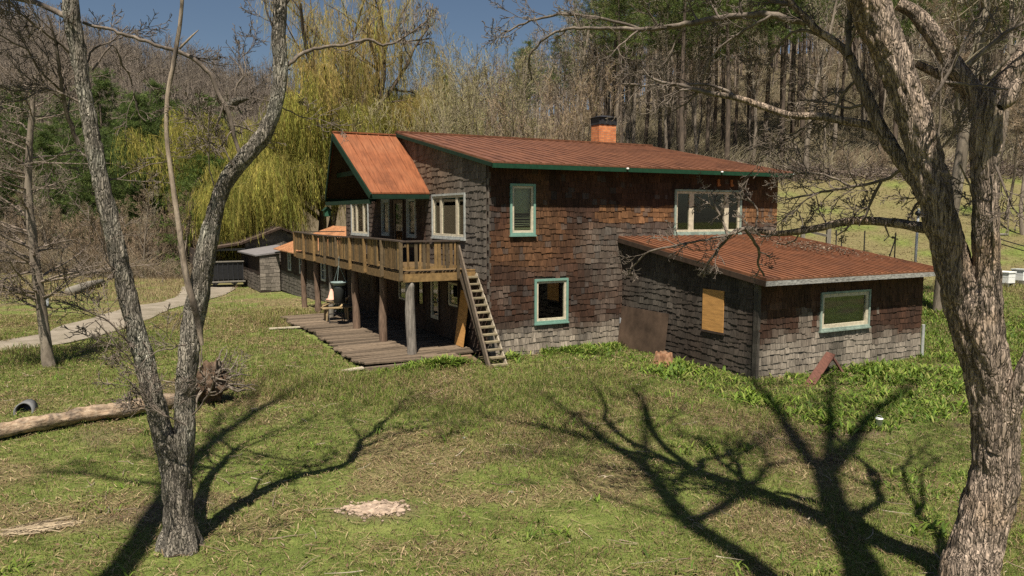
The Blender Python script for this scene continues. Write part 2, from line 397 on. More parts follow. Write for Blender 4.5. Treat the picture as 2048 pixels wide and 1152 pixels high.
def build_terrain():
    def axis(lo, hi, fine_lo, fine_hi, df, n_out):
        mid = np.arange(fine_lo, fine_hi + 1e-6, df)
        a = fine_lo - (fine_lo - lo) * (np.linspace(0, 1, n_out + 1)[1:] ** 2.2)
        b = fine_hi + (hi - fine_hi) * (np.linspace(0, 1, n_out + 1)[1:] ** 2.2)
        return np.concatenate([a[::-1], mid, b])
    xs = axis(-420, 420, -14, 16, .16, 90); ys = axis(-120, 620, 4, 32, .16, 110)
    X, Y = np.meshgrid(xs, ys); Z = H(X, Y)
    V = np.stack([X, Y, Z], -1).reshape(-1, 3); ny, nx = X.shape
    i = np.arange(ny * nx).reshape(ny, nx)
    Q = np.stack([i[:-1, :-1], i[:-1, 1:], i[1:, 1:], i[1:, :-1]], -1).reshape(-1, 4)
    fx, fy = X.ravel(), Y.ravel()
    dirt = .85 * np.exp(-(((fx + 1.95) / .62) ** 2 + ((fy - 10.4) / .33) ** 2) ** 2)
    u, v = house_uv(fx, fy)
    dirt = np.maximum(dirt, sstep(.55, .1, np.abs(np.maximum(np.maximum(-u - .3, u - 11.6), np.maximum(-v, v - 15.4)))) * .7)
    dirt = np.maximum(dirt, .8 * np.exp(-(((fx + 3.3) / 1.4) ** 2 + ((fy - 18.6) / 1.2) ** 2)) * sstep(.4, .6, fbm(fx, fy, 1.2, 55)))
    dirt = np.maximum(dirt, .9 * sstep(.66, .74, fbm(fx, fy, 2.6, 57)) * sstep(26, 20, fy))
    dirt = np.maximum(dirt, .8 * np.exp(-(((fx + 7.9) / 1.2) ** 2 + ((fy - 17.6) / .9) ** 2)))
    c = np.stack([forest_mask(fx, fy), np.maximum(lush_mask(fx, fy), .4 * sstep(.6, .8, fbm(fx, fy, 9, 41)) * sstep(20, 30, fy) * sstep(10, 0, fx)), dirt], -1)
    me = np_mesh('ground', V, Q, None, c, True)
    a_ = me.attributes.new('dry', 'FLOAT', 'POINT'); a_.data.foreach_set('value', dryness(fx, fy).astype(np.float32))
    o = obj('ground', me, M['ground']); tag(o, kind='structure')
    # gravel track as a sheet just above the ground
    n = len(DR); T = np.gradient(DR[:, :2], axis=0); T /= np.linalg.norm(T, axis=1, keepdims=True); Nn = np.stack([-T[:, 1], T[:, 0]], -1)
    K = 11; V = []
    for j in range(K):
        f = (j / (K - 1) * 2 - 1)
        w = .72 * DR[:, 2] * (1 + .5 * (fbm(DR[:, 0], DR[:, 1] + f * 40, 2.0, 61) - .55) * (abs(f) > .7))
        p = DR[:, :2] + Nn * (f * w)[:, None]
        z = H(p[:, 0], p[:, 1]) + .10 - .06 * abs(f) ** 3 - .05 * math.exp(-((abs(f) - .5) / .16) ** 2)
        V.append(np.hstack([p, z[:, None]]))
    V = np.stack(V, 1).reshape(-1, 3); i = np.arange(n * K).reshape(n, K)
    Q = np.stack([i[:-1, :-1], i[1:, :-1], i[1:, 1:], i[:-1, 1:]], -1).reshape(-1, 4)
    o = obj('driveway', np_mesh('driveway', V, Q, smooth=True), M['gravel']); tag(o, kind='structure')
build_terrain()
# ------------------------------------------------------------------ shingled walls
rs = np.random.default_rng(11)
GREY = np.array([.168, .143, .119]); PALE = np.array([.345, .29, .232]); BROWN = np.array([.044, .024, .016]); REDBR = np.array([.088, .039, .022])
DARK = np.array([.045, .030, .024]); ORANGE = np.array([.27, .13, .055]); DKGREY = np.array([.10, .09, .083])
class Plane:
    """a wall plane in the house's own axes: s along the wall, n outward, z up"""
    def __init__(s, org, sd, nd): s.o = np.array(org, float); s.s = np.array(sd, float); s.n = np.array(nd, float)
    def p(s, a, n, z): return s.o + s.s * a + s.n * n + np.array([0, 0, z])
def shingles(P, s0, s1, z0, topf, holes, colf, expo=.19, wmin=.10, wmax=.24, thick=.018, rough=1.15):
    mb = MB(); zmax = max(topf(s0), topf(s1), topf((s0 + s1) / 2)); k = 0; z = z0
    ph = rs.random() * 6
    flip = np.dot(np.cross(P.s, (0, 0, 1)), P.n) < 0
    while z < zmax - .02:
        zc = z + expo * .5
        segs = [(s0, s1)]
        for (a, b, c, d) in holes:
            if c < zc + expo * .25 and d > zc - expo * .25:
                ns = []
                for (x, y) in segs:
                    if b <= x or a >= y: ns.append((x, y)); continue
                    if a > x: ns.append((x, a))
                    if b < y: ns.append((b, y))
                segs = ns
        for (x, y) in segs:
            s = x
            while s < y - 1e-3:
                w = rs.uniform(wmin, wmax); e = min(s + w, y)
                if y - e < .06: e = y
                m = (s + e) / 2
                if z + expo * .55 < topf(m):
                    wob = rough * (.022 * math.sin(m * 2.1 + k * 1.7 + ph) + .016 * math.sin(m * 5.3 + k * 2.9))
                    zb = z + wob + rs.normal(0, .008 * rough) - (.05 if rs.random() < .03 else 0); zt = min(z + expo * 1.28, topf(m) + .02)
                    tk = thick + abs(rs.normal(0, .006 * rough)); cu = rs.normal(0, .003 * rough)
                    g = .004; a, b = s + g, e - g; sl = rs.normal(0, .006 * rough)
                    v = [P.p(a, tk - cu, zb - sl), P.p(b, tk + cu, zb + sl), P.p(b, .005, zt), P.p(a, .005, zt), P.p(a, 0, zb - sl), P.p(b, 0, zb + sl)]
                    q = [(0, 1, 2, 3), (4, 5, 1, 0)]; t = [(0, 3, 4), (1, 5, 2)]
                    if flip: q = [x_[::-1] for x_ in q]; t = [x_[::-1] for x_ in t]
                    stk = .62 + .6 * vnoise(m, z * .12, .22, int(s0 * 7 + 300)) if k % 1 == 0 else 1
                    c = np.clip(colf(m, zc) * rs.uniform(.76, 1.2) * stk, .008, .75)
                    mb.add(v, q, t, col=c)
                s = e
        z += expo * rs.uniform(.94, 1.05); k += 1
    return mb
def wall_panel(P, s0, s1, z0, topf, holes, depth=.16):
    """solid wall behind the shingles, left open at the holes: cells of a grid"""
    mb = MB(); ss = sorted({s0, s1, *[h for a in holes for h in a[:2]]}); zs = sorted({z0, *[h for a in holes for h in a[2:]]})
    for i in range(len(ss) - 1):
        a, b = ss[i], ss[i + 1]
        for j in range(len(zs)):
            c = zs[j]; d = zs[j + 1] if j + 1 < len(zs) else None
            m = (a + b) / 2; mc = c + .01
            if any(h[0] < m < h[1] and h[2] <= mc < h[3] for h in holes): continue
            if d is None: za, zb = topf(a), topf(b)
            else: za = zb = d
            # split at the ridge
            cut = [a, b]
            if d is None and a < 7.6 < b and abs(topf(7.6) - (topf(a) + topf(b)) / 2) > .05: cut = [a, 7.6, b]
            for x, y in zip(cut[:-1], cut[1:]):
                zx, zy = (topf(x), topf(y)) if d is None else (d, d)
                v = [P.p(x, 0, c), P.p(y, 0, c), P.p(y, 0, zy), P.p(x, 0, zx), P.p(x, -depth, c), P.p(y, -depth, c), P.p(y, -depth, zy), P.p(x, -depth, zx)]
                mb.add(v, [(0, 1, 2, 3), (7, 6, 5, 4), (0, 4, 5, 1), (1, 5, 6, 2), (2, 6, 7, 3), (3, 7, 4, 0)])
    return mb
def bxp(mb, P, a, b, n0, n1, z0, z1, col=None):
    v = [P.p(a, n0, z0), P.p(b, n0, z0), P.p(b, n1, z0), P.p(a, n1, z0), P.p(a, n0, z1), P.p(b, n0, z1), P.p(b, n1, z1), P.p(a, n1, z1)]
    mb.add(v, [(0, 3, 2, 1), (4, 5, 6, 7), (0, 1, 5, 4), (1, 2, 6, 5), (2, 3, 7, 6), (3, 0, 4, 7)], col=col)
def ring(mb, P, a, b, z0, z1, w, n0, n1, wt=None):
    wt = wt or w
    bxp(mb, P, a, a + w, n0, n1, z0, z1); bxp(mb, P, b - w, b, n0, n1, z0, z1)
    bxp(mb, P, a + w, b - w, n0, n1 - .002, z1 - wt, z1); bxp(mb, P, a + w, b - w, n0, n1 - .002, z0, z0 + wt)
def window(P, hole, parent, casing='teal', sash='cream', splits=(), blind=None, label=None, cw=.055, sw=.07, name='window', bz=1.0, mull=.13, sill=True):
    a, b, z0, z1 = hole
    mb = MB(); ring(mb, P, a - cw, b + cw, z0 - cw, z1 + cw, cw + .012, .0, .062)
    if sill: bxp(mb, P, a - cw - .02, b + cw + .02, .0, .09, z0 - cw - .045, z0 - cw - .002)
    w = mb.build(name, M[casing], parent)
    if label: w['label'] = label
    fb = MB(); ring(fb, P, a + .013, b - .013, z0 + .013, z1 - .013, sw, -.05, .03)
    for x in splits: bxp(fb, P, x - mull / 2, x + mull / 2, -.05, .024, z0 + .013 + sw, z1 - .013 - sw)
    fb.build('frame', M[sash], w)
    xs = [a + .013 + sw] + [q for x in splits for q in (x - mull / 2, x + mull / 2)] + [b - .013 - sw]
    for i in range(0, len(xs), 2):
        g = MB(); bxp(g, P, xs[i] - .006, xs[i + 1] + .006, -.018, -.010, z0 + .007 + sw, z1 - .007 - sw); g.build('pane', M['glass'], w)
    if blind == 'blind':
        h = z1 - z0
        g = MB(); bxp(g, P, a + .03, b - .03, -.15, -.145, z0 + .42 * h, z1 - .02); g.build('blind', M['blind'], w)
        g = MB(); zz = z0 + .04
        for i in range(11):
            g.beam(P.p(a + .05, -.13, zz + rs.normal(0, .012)), P.p(b - .05, -.13, zz + rs.normal(0, .012)), .05, .012)
            zz += .022 if i < 5 else .07
        g.build('blind_slats', M['blind'], w)
    elif blind:
        g = MB(); n = 24
        v = []; 
        for i in range(n + 1):
            s = a - .05 + (b - a + .1) * i / n; off = -.17 + .02 * math.sin(i * 2.4)
            v += [P.p(s, off, z0 - .05 + (1 - bz) * (z1 - z0)), P.p(s, off, z1 + .05)]
        q = [(2 * i, 2 * i + 2, 2 * i + 3, 2 * i + 1) for i in range(n)]
        v2 = [p - P.n * .012 for p in v]; m_ = len(v)
        g.add(v + v2, q + [tuple(x + m_ for x in reversed(t)) for t in q]); g.build('curtain', M[blind], w)
    return w

# ------------------------------------------------------------------ the house
house = empty('house', HC, TH)
tag(house, 'two storey cedar shingled house with rusty red metal roof, balcony and low annex', 'house')
LX, LY, ZE, RY, ZR = 11.65, 15.4, 5.68, 7.6, 7.14
SL = (ZR - ZE) / RY
def gable(y): return ZR - SL * abs(y - RY)
PF = Plane((0, 0, 0), (1, 0, 0), (0, -1, 0)); PLW = Plane((0, 0, 0), (0, 1, 0), (-1, 0, 0))
PB = Plane((0, LY, 0), (1, 0, 0), (0, 1, 0)); PR = Plane((LX, 0, 0), (0, 1, 0), (1, 0, 0))
H_F = [(.73, 1.48, 3.66, 5.07), (1.57, 2.66, .95, 2.20), (6.93, 9.82, 3.62, 5.0)]
H_L = [(1.68, 4.32, 3.50, 4.84), (11.8, 14.3, 3.38, 4.76), (6.02, 6.84, 3.42, 4.78), (8.98, 9.84, 3.42, 4.78), (7.32, 8.5, 2.62, 4.78),
       (2.2, 3.05, 1.22, 2.02), (3.85, 4.66, .55, 2.1), (5.3, 6.0, .9, 2.1), (7.1, 8.0, .95, 2.12), (10.0, 10.7, .9, 2.1)]
def topF(s): return ZE - .02
def colF(s, z):
    n = fbm(s, z * 1.0, 1.6, 101); n2 = vnoise(s, z, .5, 102)
    g = sstep(1.05, .4, z + .9 * (n - .5)) * .95                                      # bleached by rain splash near the ground
    g = np.maximum(g, sstep(2.9, 4.0, s + 1.6 * (n - .5)) * sstep(4.05, 3.75, z + .4 * (n - .5)) * sstep(1.0, 2.4, z) * .65)
    g = np.maximum(g, .45 * sstep(.6, .75, n2) * sstep(3.0, 1.8, z))
    br = BROWN * (1 - n2) + REDBR * n2
    br = br * (1 - .35 * sstep(.5, .75, n)) + ORANGE * .35 * sstep(.5, .75, n) * sstep(1.5, 2.5, z)
    if z > 4.0 and z < 4.5 and s > 3.8: br = br * .4 + ORANGE * .6 * rs.uniform(.6, 1.2)
    gr = PALE * sstep(1.1, .5, z) + GREY * (1 - sstep(1.1, .5, z))
    if rs.random() < .2: gr = gr * .45 + DKGREY * .55
    if z > 1.1 and rs.random() < .25: gr = gr * .6 + BROWN * .5
    if rs.random() < .10: br = br * .5 + DKGREY * .5
    return br * (1 - g) + gr * g
def colL(s, z):
    n = fbm(s, z, 1.8, 111); n2 = vnoise(s, z, .6, 112)
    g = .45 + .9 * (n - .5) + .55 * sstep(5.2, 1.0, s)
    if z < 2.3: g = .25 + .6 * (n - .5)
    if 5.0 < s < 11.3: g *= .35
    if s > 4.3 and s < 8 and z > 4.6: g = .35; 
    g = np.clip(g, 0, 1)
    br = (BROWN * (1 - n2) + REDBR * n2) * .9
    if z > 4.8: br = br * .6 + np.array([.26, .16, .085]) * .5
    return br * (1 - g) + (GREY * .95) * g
walls = []
def walled(name, P, s0, s1, z0, topf, holes, colf, **kw):
    w = wall_panel(P, s0, s1, z0, topf, holes).build(name, M['sheath'], house)
    s = shingles(P, s0, s1, z0 + .02, topf, holes, colf, **kw).build('shingle_cladding', M['shingle'], w)
    return w
wf = walled('front_wall', PF, 0, LX, -.10, topF, H_F, colF, expo=.185, wmin=.09, wmax=.26)
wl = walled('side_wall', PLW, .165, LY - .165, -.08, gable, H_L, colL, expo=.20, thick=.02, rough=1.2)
def colB(s, z): return BROWN * .8 + DKGREY * .4
wb = wall_panel(PB, 0, LX, -.1, topF, []).build('rear_wall', M['sheath'], house)
shingles(PB, 0, LX, -.1, topF, [], colB, expo=.3, wmin=.3, wmax=.6).build('shingle_cladding', M['shingle'], wb)
wr = wall_panel(PR, .165, LY - .165, -.1, gable, []).build('end_wall', M['sheath'], house)
shingles(PR, .165, LY - .165, -.1, gable, [], colB, expo=.3, wmin=.3, wmax=.6).build('shingle_cladding', M['shingle'], wr)
# woven corner strip between front and side
mb = MB(); z = -.06; i = 0
while z < 5.4:
    c = GREY * rs.uniform(.6, 1.15)
    if i % 2: mb.box(-.028, .0, -.018, .09, z, z + .19, col=c)
    else: mb.box(-.022, .05, -.026, .0, z, z + .19, col=c * .5 + BROWN * .5)
    z += .19; i += 1
mb.build('corner_shingles', M['shingle'], house)
# interior: floors and one partition so the glass looks into rooms
mb = MB(); mb.box(.2, LX - .2, .2, LY - .2, 2.38, 2.48); mb.box(.2, LX - .2, .2, LY - .2, .02, .08); mb.box(.2, LX - .2, 5.0, 5.1, .09, 5.3); mb.box(4.2, 4.3, .2, 4.98, .09, 5.2); mb.box(4.4, 4.5, 5.12, 15.2, 2.5, 5.4)
mb.box(.2, 4.0, .18, LY - .18, 5.3, 5.34)
mb.build('interior_floor', M['interior'], house)

window(PF, H_F[0], house, 'teal', 'cream', blind='blind', label='tall narrow upper window with pale blind half pulled up')
window(PF, H_F[1], house, 'teal', 'cream', label='square lower window with teal casing')
window(PF, H_F[2], house, 'paleteal', 'cream', splits=(7.62, 9.20), label='wide three pane upper window with cream mullions', mull=.20)
window(PLW, H_L[0], house, 'greywhite', 'cream', splits=(2.3, 3.62), label='three pane window beside the stair end of the balcony', mull=.17)
window(PLW, H_L[1], house, 'greywhite', 'cream', splits=(12.5, 13.6), label='three pane window at the far end of the balcony', mull=.17)
window(PLW, H_L[2], house, 'greywhite', 'greywhite', name='window', label='narrow sidelight window nearer the stairs', sill=False, blind='curtain')
window(PLW, H_L[3], house, 'greywhite', 'greywhite', name='window', label='narrow sidelight window farther along the balcony', sill=False, blind='curtain')
def glassdoor(P, hole, label, frame='soffit', inner='logpost'):
    a, b, z0, z1 = hole
    mb = MB(); ring(mb, P, a - .07, b + .07, z0 - .02, z1 + .08, .085, 0, .05); d = mb.build('door', M[frame], house); d['label'] = label
    f = MB(); ring(f, P, a + .018, b - .018, z0 + .07, z1 - .01, .13, -.05, .02); f.build('frame', M[inner], d)
    g = MB(); bxp(g, P, a + .14, b - .14, -.02, -.012, z0 + .19, z1 - .13); g.build('pane', M['glass'], d)
    h = MB(); h.beam(P.p(a + .09, .05, (z0 + z1) / 2 - .1), P.p(a + .09, .05, (z0 + z1) / 2 + .05), .025, .025); h.beam(P.p(a + .09, .02, (z0 + z1) / 2), P.p(a + .09, .06, (z0 + z1) / 2), .02, .02); h.build('handle', M['steel'], d)
glassdoor(PLW, H_L[4], 'dark glazed door under the porch gable')
glassdoor(PLW, H_L[6], 'glazed door under the balcony', inner='cream')
window(PLW, H_L[5], house, 'soffit', 'cream', label='small square window under the balcony', sill=False)
window(PLW, H_L[7], house, 'soffit', 'soffit', label='dark framed window under the balcony', sill=False)
window(PLW, H_L[8], house, 'soffit', 'cream', label='tall window under the middle of the balcony', sill=False)
window(PLW, H_L[9], house, 'soffit', 'soffit', label='window under the far part of the balcony', sill=False)

# ---- main roof
def ribbed(mb, a0, a1, b0, b1, step, w=.028, h=.022):
    """ribs from edge a0-a1 to edge b0-b1 (both edges run the same way)"""
    a0, a1, b0, b1 = [np.array(p, float) for p in (a0, a1, b0, b1)]
    n = np.cross(a1 - a0, b0 - a0); n /= np.linalg.norm(n)
    if n[2] < 0: n = -n
    L = np.linalg.norm(a1 - a0); k = int(L / step)
    for i in range(k + 1):
        t = (i * step + .02) / L
        if t > 1: break
        p = a0 + (a1 - a0) * t + n * h * .5; q = b0 + (b1 - b0) * t + n * h * .5
        mb.beam(p, q, w, h, up=n)
OV, XL, XR = .50, -.15, 11.85
ze = ZE - SL * OV + .09; zr = ZR + .10
roof = MB()
roof.poly([(XL, -OV, ze), (XR, -OV, ze), (XR, RY, zr), (XL, RY, zr)], .05, (0, 0, 1))
roof.poly([(XL, RY, zr), (XR, RY, zr), (XR, LY + OV, ze), (XL, LY + OV, ze)], .05, (0, 0, 1))
ribbed(roof, (XL, -OV, ze + .05), (XR, -OV, ze + .05), (XL, RY, zr + .05), (XR, RY, zr + .05), .40)
ribbed(roof, (XL, LY + OV, ze + .05), (XR, LY + OV, ze + .05), (XL, RY, zr + .05), (XR, RY, zr + .05), .40)
roof.beam((XL - .01, RY, zr + .075), (XR + .01, RY, zr + .075), .22, .06)
ro = roof.build('roof', M['roof_main'], house)
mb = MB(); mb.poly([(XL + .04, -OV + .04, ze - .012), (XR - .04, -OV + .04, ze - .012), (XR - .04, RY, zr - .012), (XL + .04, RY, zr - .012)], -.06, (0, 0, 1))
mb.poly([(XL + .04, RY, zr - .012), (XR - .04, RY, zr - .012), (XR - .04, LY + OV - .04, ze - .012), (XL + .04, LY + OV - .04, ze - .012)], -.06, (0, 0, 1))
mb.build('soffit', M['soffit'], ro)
mb = MB(); mb.box(XL + .02, XR - .02, -OV - .008, -OV + .035, ze - .135, ze - .006); mb.build('eave_fascia', M['green'], ro)
mb = MB(); mb.beam((XL - .012, -OV, ze - .05), (XL - .012, RY, zr - .05), .03, .11); mb.beam((XL - .012, RY, zr - .05), (XL - .012, LY + OV, ze - .05), .03, .11); mb.build('rake_board', M['darkgreen'], ro)
for x in (4.55, 8.45, 11.86):
    mb = MB(); mb.lathe([(.0, 0), (.04, .005), (.045, .03), (.03, .05), (0, .055)], (x, -OV - .05, ze - .06), 10); mb.build('eave_lamp', M['white'], ro)
mb = MB(); mb.box(9.22, 10.12, 7.88, 8.52, 6.4, 8.14); ch = mb.build('chimney', M['brick'], ro, bevel=.01)
mb = MB(); mb.box(9.20, 10.14, 7.86, 8.54, 8.143, 8.46)
for x in (9.3, 9.58, 9.86): mb.box(x, x + .14, 7.84, 7.858, 8.17, 8.42)
mb.add([(9.14, 7.79, 8.465), (10.19, 7.79, 8.465), (10.19, 8.61, 8.465), (9.14, 8.61, 8.465), (9.5, 8.1, 8.57), (9.8, 8.1, 8.57), (9.8, 8.3, 8.57), (9.5, 8.3, 8.57)], [(0, 3, 2, 1), (4, 5, 6, 7), (0, 1, 5, 4), (1, 2, 6, 5), (2, 3, 7, 6), (3, 0, 4, 7)])
mb.build('chimney_cap', M['capmetal'], ro)
# loose vent blocks under the eave above the wide window
eb = simple('orange_eave_block', (.30, .11, .04))
for x in (8.72, 9.32):
    mb = MB(); mb.box(x, x + .09, -.075, -.03, 5.18, 5.42); mb.box(x + .089, x + .15, -.06, -.03, 5.2, 5.26); mb.build('eave_bracket', eb, house)

# ---- porch gable roof over the balcony door
PRY = 7.65; zf = 4.90; zp = 7.13; yn, yf = 4.62, 10.70; tip = -2.55; ft = -2.1
pr = MB(); NV = np.array([0, 0, 1.])
pr.poly([(tip, PRY, zp), (ft, yn, zf), (-.005, yn, zf + .02), (-.005, PRY, zp)], .05, (0, 0, 1))
pr.poly([(-.005, PRY, zp), (-.005, yf, zf + .02), (ft, yf, zf), (tip, PRY, zp)], .05, (0, 0, 1))
for i in range(7):
    t = i / 6.0
    a = np.array([tip * (1 - t) - .03 * t, PRY, zp + .065]); b = np.array([ft * (1 - t) - .03 * t, yn, zf + .06]); c = np.array([ft * (1 - t) - .03 * t, yf, zf + .06])
    pr.beam(a, b, .03, .025, up=(0, -.6, .8)); pr.beam(a, c, .03, .025, up=(0, .6, .8))
pr.beam((tip - .01, PRY, zp + .07), (0, PRY, zp + .07), .16, .05)
po = pr.build('porch_roof', M['roof_porch'], house)
mb = MB()
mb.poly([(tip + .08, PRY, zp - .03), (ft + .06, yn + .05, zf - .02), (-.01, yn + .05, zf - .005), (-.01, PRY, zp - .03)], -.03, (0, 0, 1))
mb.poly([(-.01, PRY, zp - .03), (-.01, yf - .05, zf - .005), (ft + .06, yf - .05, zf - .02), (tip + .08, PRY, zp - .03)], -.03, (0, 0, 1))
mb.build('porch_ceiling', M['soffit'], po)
mb = MB()
for y in (yn, yf): mb.beam((tip - .015, PRY, zp - .09), (ft - .015, y, zf - .09), .05, .2)
for y in (yn, yf): mb.beam((ft - .02, y + (.03 if y < 7 else -.03), zf - .09), (-.02, y + (.03 if y < 7 else -.03), zf - .07), .05, .15)
mb.beam((-1.95, 5.9, 5.72), (-1.95, 9.4, 5.72), .07, .16)
mb.beam((-.3, 5.9, 5.72), (-.3, 9.4, 5.72), .07, .16)
mb.build('porch_trim', M['darkgreen'], po)  # shade on this trim is put into the darker green
mb = MB(); mb.beam((-2.1, yn + .1, zf - .25), (-2.1, yf - .1, zf - .25), .09, .14); mb.build('porch_beam', M['darkgreen'], po)

# ---- balcony
WOODS = [np.array(c) for c in ((.195, .118, .050), (.25, .155, .064), (.15, .094, .042), (.12, .085, .048))]
def wcol(f=1.0): return WOODS[rs.integers(0, 4)] * rs.uniform(.75, 1.15) * f
deck = MB(); y = .9
while y < 15.55: deck.box(-2.30, -.04, y, y + .135, 2.49, 2.53, col=wcol(.8)); y += .145
dk = deck.build('balcony', M['plank'], house)
mb = MB(); mb.box(-2.35, -2.302, .88, 15.6, 2.25, 2.485, col=wcol()); mb.box(-2.30, -.04, .862, .90, 2.25, 2.485, col=WOODS[1]); mb.box(-2.30, -.04, 15.56, 15.6, 2.25, 2.485, col=wcol())
y = 1.5
while y < 15.4: mb.box(-2.29, -.04, y, y + .05, 2.27, 2.487, col=wcol(.5)); y += .6
mb.build('rim_joist', M['plank'], dk)
def sag(y): return .05 * math.sin((y - .8) / 14.8 * PI * 2 + .6) * .6
# railing: cap, lower rail, posts, boards
cap = MB(); NS = 24
for i in range(NS):
    ya = .85 + 14.75 * i / NS; yb = .85 + 14.75 * (i + 1) / NS
    cap.beam((-2.35, ya, 3.42 + sag(ya)), (-2.35, yb, 3.42 + sag(yb)), .15, .045, col=np.array([.075, .055, .042]))
cap.box(-2.28, -.58, .80, .95, 3.415, 3.46, col=np.array([.075, .055, .042])); cap.box(-2.28, -.05, 15.5, 15.62, 3.40, 3.445, col=np.array([.075, .055, .042]))
cap.build('handrail', M['plank'], dk)
mb = MB(); mb.box(-2.335, -2.305, .9, 15.58, 2.66, 2.74, col=WOODS[0]); mb.box(-2.30, -.6, .865, .895, 2.62, 2.70, col=WOODS[1]); mb.box(-2.335, -2.305, .9, 15.58, 3.26, 3.35, col=WOODS[3]); mb.box(-2.30, -.6, .865, .895, 3.27, 3.35, col=WOODS[3])
mb.build('railing_rail', M['plank'], dk)
for y in (.93, 2.7, 4.5, 6.3, 8.1, 9.9, 11.7, 13.6, 15.5):
    mb = MB(); mb.beam((-2.395, y, 2.3), (-2.405, y + rs.normal(0, .02), 3.395 + sag(y)), .09, .09, up=(1, 0, 0), col=wcol(1.15)); mb.build('railing_post', M['plank'], dk)
mb = MB(); mb.box(-.66, -.57, .84, .93, 2.3, 3.415, col=wcol()); mb.build('railing_post', M['plank'], dk)
y = 1.07; nb = 0
while y < 15.45:
    if rs.random() > .03:
        b = MB(); l = rs.normal(0, .02); b.beam((-2.355, y, 2.60 + rs.normal(0, .015)), (-2.36 + rs.normal(0, .008), y + l, 3.395 + sag(y)), .02, .128, up=(0, 1, 0), col=wcol())
        b.build('baluster', M['plank'], dk); nb += 1
    y += .167
for i in range(13):
    x = -2.20 + i * .123
    if i in (1, 6): continue
    b = MB(); b.beam((x, .842, 2.62), (x + rs.normal(0, .012), .84, 3.4), .095 if i % 3 else .06, .022, up=(0, 1, 0), col=wcol()); b.build('baluster', M['plank'], dk)
def logpost(x, y, r0, r1, z0, z1, mat, label=None, lean=0, bulge=0):
    n = 16; pts = []; rad = []
    for i in range(n):
        t = i / (n - 1); pts.append((x + lean * t + .015 * math.sin(t * 5 + y), y + .012 * math.sin(t * 7 + x), z0 + (z1 - z0) * t)); rad.append((r0 + (r1 - r0) * t) * (1 + .06 * math.sin(t * 9 + y * 3)))
    mb = MB(); mb.tube(pts, rad, 18)
    v = np.vstack(mb.v); 
    for w in v:
        d = mnoise.noise(Vector((w[0] * 9, w[1] * 9, w[2] * 2.0))); w[0] += d * .02; w[1] += d * .02
    mb.v = [v]; o = mb.build('balcony_post', mat, dk, True)
    if label: o['label'] = label
logpost(-2.08, 1.02, .155, .135, -.1, 2.245, M['greypost'], 'grey rotten log post at the near corner')
logpost(-2.08, 3.6, .14, .125, -.1, 2.245, M['logpost'])
logpost(-2.08, 6.75, .14, .125, -.1, 2.245, M['logpost'])
logpost(-2.1, 10.2, .10, .095, -.1, 2.245, M['fencewood'], 'thin pale post under the balcony')
logpost(-2.08, 12.6, .135, .13, -.2, 2.245, M['logpost'])
logpost(-2.08, 15.2, .13, .12, -.3, 2.245, M['logpost'])

# ---- outside stairs at the near end of the balcony
st = MB(); st.beam((-.585, .98, 3.36), (-.60, -1.22, -.12), .05, .17, up=(0, .5, .5), col=np.array([.15, .115, .085])); so = st.build('stairs', M['plank'], house)
mb = MB(); mb.beam((-.53, .84, 2.42), (-.55, -1.12, -.12), .045, .20, up=(0, .5, .5), col=np.array([.12, .09, .065])); mb.beam((-.035, .84, 2.42), (-.075, -1.30, -.14), .045, .12, up=(0, .5, .5), col=np.array([.33, .28, .21])); mb.build('stringer', M['plank'], so)
for i in range(13):
    t = (i + .35) / 12.6; y = .84 - 2.08 * t; z = 2.40 - 2.45 * t
    mb = MB(); mb.box(-.515, -.06, y - .13, y + .05, z - .02, z + .022 + rs.normal(0, .005), col=np.array([.25, .205, .13]) * rs.uniform(.8, 1.15)); mb.build('tread', M['plank'], so)
mb = MB(); mb.box(-.58, -.03, .90, 1.0, 2.534, 2.56, col=WOODS[1]); mb.build('landing_board', M['plank'], so)

# ---- annex
AX0, AX1, AY = 4.80, 11.45, -5.86
PA = Plane((0, AY, 0), (1, 0, 0), (0, -1, 0)); PAL = Plane((AX0, 0, 0), (0, 1, 0), (-1, 0, 0)); PAR = Plane((AX1, 0, 0), (0, 1, 0), (1, 0, 0))
ASL = (3.42 - 2.50) / 6.36
def atop(y): return 3.40 + ASL * y - .02
H_A = [(7.10, 9.02, 1.12, 2.08)]
def colA(s, z):
    n = fbm(s, z, 1.4, 121); n2 = vnoise(s, z, .5, 122)
    g = sstep(1.2, .55, z + .9 * (n - .5) + .12 * (s > 9) - .35 * (7 < s < 9.2))
    g = max(g, .7 * sstep(1.9, 1.5, z) * sstep(.5, .7, n2) * (s < 9.5))
    br = BROWN * (1 - n2) + REDBR * n2
    if z > 1.5: br = br * .85 + ORANGE * .12
    return br * (1 - g) + (PALE * .8 + GREY * .2) * rs.uniform(.85, 1.05) * g
def colAL(s, z):
    n = fbm(s, z, 1.5, 131); g = np.clip(.85 + (n - .5) * 1.6, 0, 1)
    if z > 2.4: g *= .7
    return (BROWN * .9) * (1 - g) + (GREY * .62) * g
def wa(name, P, s0, s1, topf, holes, colf, **kw):
    w = wall_panel(P, s0, s1, -.2, topf, holes).build(name, M['sheath'], house)
    shingles(P, s0, s1, -.15, topf, holes, colf, **kw).build('shingle_cladding', M['shingle'], w)
wa('annex_front_wall', PA, AX0, AX1, lambda s: 2.42, H_A, colA, expo=.175, wmin=.09, wmax=.24)
wa('annex_side_wall', PAL, AY + .165, -.03, atop, [], colAL, expo=.165, thick=.017, rough=1.2)
wa('annex_end_wall', PAR, AY + .165, -.03, atop, [], colB, expo=.3, wmin=.3, wmax=.6)
mb = MB(); z = -.12
while z < 2.35: mb.box(AX0 - .05, AX0 + .0, AY - .04, AY + .12, z, z + .17, col=GREY * rs.uniform(.4, .8)); mb.box(AX0 + .001, AX0 + .05, AY - .032, AY - .002, z, z + .17, col=GREY * rs.uniform(.5, 1.0)); z += .17
